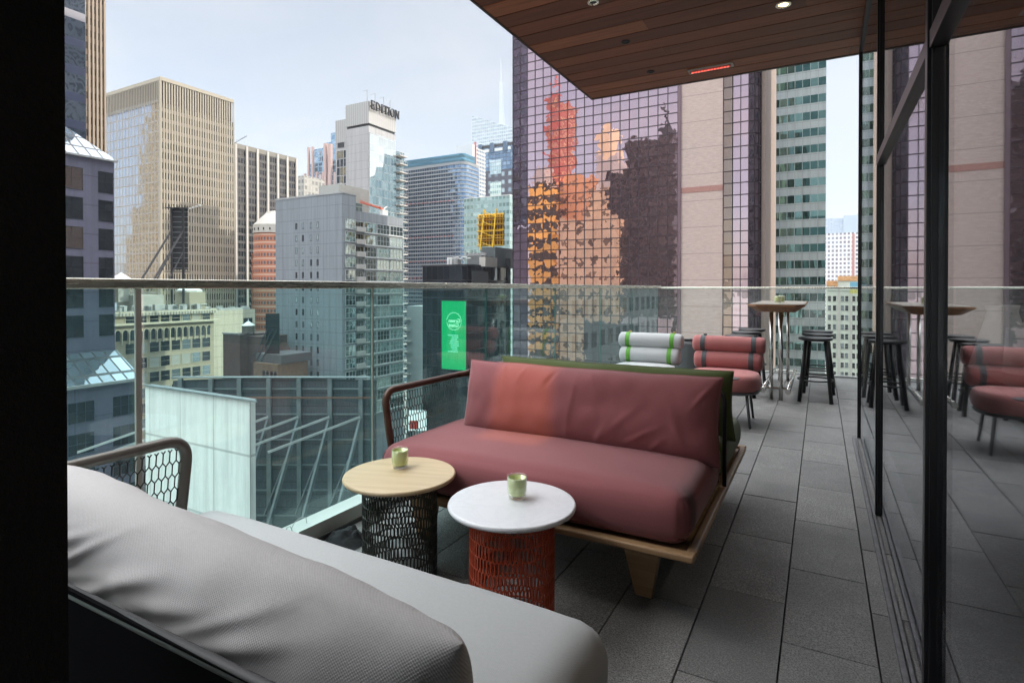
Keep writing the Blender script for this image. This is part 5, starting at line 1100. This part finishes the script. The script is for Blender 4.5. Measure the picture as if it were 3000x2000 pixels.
def cup(label, loc, s=1.0):
    t = thing('candle_cup', label, 'candle holder', loc, 0, 'green glass candle cups')
    k = lambda pr: [(a * s, b * s) for a, b in pr]
    m = MB(); m.lathe(k([(.0295, .0), (.0335, .003), (.0375, .030), (.0390, .082), (.0380, .0835), (.0365, .082), (.035, .03), (.030, .012)]), n=40); m.build('outer_glass', CLR, t, smooth=True)
    m = MB(); m.lathe(k([(.0285, .0125), (.0325, .017), (.0352, .040), (.0362, .0775), (.0335, .0780), (.0325, .052)]), n=40); m.build('inner_cup', CUPG, t, smooth=True)
    m = MB(); m.lathe(k([(.0322, .050), (.0318, .056), (.001, .0565)]), n=32); m.build('wax', WAX, t); return t
def cup_at(px, py, h, label):
    x, y = fl(px, py, h); return cup(label, (x, y, h + .0005))
cup_at(1171, 1370, .45, 'green glass candle cup on the pale oak side table'); cup_at(1515, 1459, .45, 'green glass candle cup on the white marble side table')
# crumpled black cloth and wire by the ledge
t = MB(); n = 22; rr_ = random.Random(2)
for i in range(n):
    for j in range(n):
        u, v = i / (n - 1) * 2 - 1, j / (n - 1) * 2 - 1; rr2 = max(0, 1 - u * u - v * v)
        t.v.append((u * .11, v * .075, max(.001, .075 * rr2 ** .7 * (.55 + .9 * abs(noise.noise(Vector((u * 2.6, v * 2.6, 4))))))))
t.f = [(i * n + j, (i + 1) * n + j, (i + 1) * n + j + 1, i * n + j + 1) for i in range(n - 1) for j in range(n - 1)]; t.mi = [0] * len(t.f)
q = fl(1020, 1590); o = t.build('crumpled_cloth', plain('black_cloth', (.012, .012, .014), .9), None, loc=(q[0] - .02, q[1] + .01, .001), smooth=True); tag(o, 'crumpled black cloth lying on the floor beside the white ledge', 'cloth')
m = MB(); m.tube([(.0, 0, .0), (.005, .02, .03), (.01, .05, .04), (.012, .08, .03), (.012, .085, .0)], .0018, 5); m.tube([(.02, -.05, .0), (.02, -.04, .025), (.02, -.02, .025), (.02, -.01, 0)], .0018, 5)
o = m.build('loose_wire', M['galv'], None, loc=(-2.235, 1.86, .0885)); tag(o, 'thin curled wire loop standing up from the white ledge', 'wire')

# ------------------------------------------------------------------ bolster chairs
def roll(L_, R_, seed):
    m = MB(); n, k = 40, 28; v = []
    prof = [(-L_ / 2 + .012, .0)] + [(-L_ / 2 + R_ * .42 * (1 - cos(a)), R_ * (.35 + .65 * sin(a))) for a in [pi / 2 * q / 6 for q in range(7)]]
    P = [(-L_ / 2 + .012, .002), (-L_ / 2 + .003, R_ * .4), (-L_ / 2 + .004, R_ * .72), (-L_ / 2 + .018, R_ * .92), (-L_ / 2 + .045, R_)]
    P += [(-L_ / 2 + .045 + (L_ - .09) * q / 10, R_ * (1 + .012 * sin(q * 2.1 + seed))) for q in range(1, 10)] + [(-x, r) for x, r in P[::-1]]
    for x, r in P:
        for q in range(k): a = 2 * pi * q / k; w_ = 1 + (.03 * sin(a * 9) if r < R_ * .95 and r > R_ * .5 else 0); v.append((x, r * w_ * cos(a), r * w_ * sin(a)))
    f = [(i * k + q, i * k + (q + 1) % k, (i + 1) * k + (q + 1) % k, (i + 1) * k + q) for i in range(len(P) - 1) for q in range(k)]
    m.add(v, f); return m
def lounge_chair(label, loc, rz, fab, strapm, bucklem):
    """seat opens towards local -y"""
    t = thing('lounge_chair', label, 'armchair', loc, rz); fm = plain('chair_grey_metal', (.10, .105, .11), .4, .4, var=.05) if 'chm' not in M else M['chm']; M['chm'] = fm
    m = MB(); n = 44; P = [(0, 0)] 
    rings = [(.90, -.005), (.98, .015), (1.0, .06), (.985, .105), (.93, .138), (.80, .150), (.5, .156), (.01, .158)]
    sx = lambda a: .325 * math.copysign(abs(cos(a)) ** .72, cos(a)); sy_ = lambda a: .30 * math.copysign(abs(sin(a)) ** .72, sin(a))
    v = [(sx(2 * pi * k / n) * r, sy_(2 * pi * k / n) * r, z + .315) for r, z in rings for k in range(n)]
    m.add(v, [(i * n + k, i * n + (k + 1) % n, (i + 1) * n + (k + 1) % n, (i + 1) * n + k) for i in range(len(rings) - 1) for k in range(n)]); m.build('seat_cushion', fab, t, smooth=True)
    m = MB(); m.tube([(sx(2 * pi * k / n) * .93, sy_(2 * pi * k / n) * .93, .302) for k in range(n)], .013, 8, closed=True); m.build('seat_ring', fm, t, smooth=True)
    for x, y in ((-.24, -.22), (.24, -.22), (-.22, .23), (.22, .23)): m = MB(); m.tube([(x * .92, y * .92, .30), (x * 1.06, y * 1.08, 0)], [.014, .011], 10); m.build('leg', fm, t, smooth=True)
    for x in (-.2, .2): m = MB(); m.tube([(x, .25, .30), (x, .37, .42), (x, .40, .68)], .010, 8); m.build('back_upright', fm, t, smooth=True)
    for k, (z, R_, L_, y) in enumerate(((.535, .090, .64, .27), (.690, .082, .68, .30))):
        b = roll(L_, R_, k); b.v = [(x, q + y, w_ + z) for x, q, w_ in b.v]; b.build('bolster', fab, t, smooth=True)
        for x in (-L_ / 2 + .105, L_ / 2 - .105):
            c = [(x, y + (R_ + .003) * cos(2 * pi * q / 28), z + (R_ + .003) * sin(2 * pi * q / 28)) for q in range(28)]; m = MB(); a = .022
            v = [(x + s * a, p[1], p[2]) for s in (-1, 1) for p in c]; m.add(v, [(q, (q + 1) % 28, 28 + (q + 1) % 28, 28 + q) for q in range(28)]); m.build('strap', strapm, t, smooth=True)
            if k: m = MB(); m.box(x - .002, x + .03, y - .008, y + .012, z + R_ + .001, z + R_ + .016); m.build('buckle', bucklem, t, bevel=.003)
    return t
rollp = fabric('coral_rose_fabric', (.46, .17, .165), .004, dark=.7); rollw = fabric('off_white_fabric', (.47, .48, .49), .004, dark=.85)
brs = plain('brass_buckle', (.42, .30, .07), .35, .8)
lounge_chair('rose pink lounge chair with two bolsters held by dark grey straps', (-.80, 5.62, 0), 0, rollp, plain('charcoal_strap', (.075, .085, .095), .7), M['dsteel'])
lounge_chair('off white lounge chair with two bolsters held by bright green straps', (-1.585, 5.66, 0), 0, rollw, plain('green_strap', (.10, .32, .035), .7), brs)
q = fl(2139, 1108, .478); m = MB(); m.lathe([(.085, 0), (.088, .004), (.085, .008)], n=36); o = m.build('round_tray', plain('dark_tray', (.05, .04, .05), .5), None, loc=(q[0] - .01, q[1], .4745)); tag(o, 'round dark tray lying on the seat of the rose pink lounge chair', 'tray')
t = thing('planter', 'dark grey round planter standing between the two lounge chairs', 'planter', (-1.30, 6.95, 0)); m = MB(); m.lathe([(.22, 0), (.25, .03), (.25, .60), (.24, .625), (.225, .62), (.22, .56)], n=48); m.build('pot', plain('charcoal_pot', (.075, .08, .085), .55, var=.1), t, smooth=False)
m = MB(); m.lathe([(.218, .56), (.1, .575)], n=32); m.build('soil', plain('soil', (.05, .035, .025), .95), t)

# ------------------------------------------------------------------ bar table and stools
t = thing('bar_table', 'long high bar table with a chamfered wood top on four steel pipe legs', 'bar table', (-.43, 7.62, 0))
m = MB(); a0, b0, a1, b1 = .19, .83, .285, .95
def octo(a, b, z, c=.10): return [(-a, -b + c, z), (-a + c, -b, z), (a - c, -b, z), (a, -b + c, z), (a, b - c, z), (a - c, b, z), (-a + c, b, z), (-a, b - c, z)]
v = octo(a0, b0, .985, .06) + octo(a1, b1, 1.052, .09) + octo(a1, b1, 1.066, .09)
m.add(v, [tuple(range(7, -1, -1))] + [(i, (i + 1) % 8, 8 + (i + 1) % 8, 8 + i) for i in range(8)] + [(8 + i, 8 + (i + 1) % 8, 16 + (i + 1) % 8, 16 + i) for i in range(8)]); m.build('table_top', wood('bar_wood', (.27, .11, .045), (.42, .20, .09), 1, 8, .35), t)
m = MB(); m.add(octo(a1 - .012, b1 - .012, 1.0665, .09) + octo(a1 - .012, b1 - .012, 1.072, .09), [tuple(range(8, 16))] + [(i, (i + 1) % 8, 8 + (i + 1) % 8, 8 + i) for i in range(8)]); m.build('top_inlay', plain('pale_table_inlay', (.30, .27, .23), .3, var=.05), t)
PS = metal('polished_steel', (.66, .65, .62), .16, .06, (60, 60, 2))
for x, y in ((-.055, -.68), (.045, -.70), (-.055, .80), (.045, .80)): m = MB(); m.tube([(x, y, 0), (x, y, .985)], .021, 18); m.build('leg', PS, t, smooth=True)
for x in (-.125, .125):
    m = MB(); m.tube([(x, -.88, .13), (x, .88, .13)], .024, 18); f_ = m.build('foot_rail', PS, t, smooth=True); m = MB(); m.tube([(x, -.90, .13), (x, -.845, .13)], .029, 18); m.tube([(x, .845, .13), (x, .90, .13)], .029, 18); m.build('end_cap', PS, f_)
m = MB(); [m.tube([(-.125, y, .13), (.125, y, .13)], .012, 8) for y in (-.69, .80)]; m.build('bracket', PS, t)
for i, (px, dy) in enumerate(((2297, 0.2), (2306, .35))): X_ = (-.44, -.41)[i]; cup(('green glass candle cup nearer the end of the bar table', 'green glass candle cup just behind the other on the bar table')[i], (X_, 7.05 + dy, 1.0725))
def stool(label, loc, rz):
    t = thing('bar_stool', label, 'bar stool', loc, rz, 'black bar stools around the high table'); bm_ = M.setdefault('stoolblack', plain('black_stained_wood', (.018, .018, .020), .42, var=.2, stretch=(6, 6, 1)))
    m = MB(); m.lathe([(.135, .665), (.165, .674), (.172, .686), (.170, .697), (.155, .700), (.06, .696)], n=44); m.build('seat', bm_, t, smooth=True)
    for sx_, sy_ in ((-1, -1), (1, -1), (1, 1), (-1, 1)): m = MB(); m.tube([(.095 * sx_, .095 * sy_, .668), (.155 * sx_, .155 * sy_, 0)], [.017, .021], 10); m.build('leg', bm_, t, smooth=True)
    m = MB(); m.tube([(.175 * cos(2 * pi * k / 36), .175 * sin(2 * pi * k / 36), .235) for k in range(36)], .0085, 8, closed=True); m.build('foot_ring', bm_, t, smooth=True); return t
s0 = stool('black round bar stool right of the high table, nearest of the three', (-.05, 7.10, 0), .0)
for loc, lab in (((-.03, 7.70, 0), 'black round bar stool right of the high table, middle of the three'), ((-.03, 8.25, 0), 'black round bar stool right of the high table, farthest of the three'), ((-.82, 7.05, 0), 'black round bar stool left of the high table, nearest of the three'), ((-.825, 7.65, 0), 'black round bar stool left of the high table, middle of the three'), ((-.81, 8.20, 0), 'black round bar stool left of the high table, farthest of the three')): dup(s0, loc, random.uniform(-.15, .15), lab)
# tiny hanging sensor at the soffit edge
x, y = XatY(2465, 5.3), 5.3

# ------------------------------------------------------------------ the air over the city
hz = G('haze_air'); pv = hz.n('ShaderNodeVolumePrincipled'); pv.inputs['Color'].default_value = (.86, .92, 1, 1); pv.inputs['Density'].default_value = .00017
hz.t.links.new(pv.outputs[0], hz.out.inputs['Volume'])
m = MB(); m.box(-1300, 900, -500, 1100, GROUND - 1, 330); o = m.build('haze', hz.m); tag(o, kind='stuff')
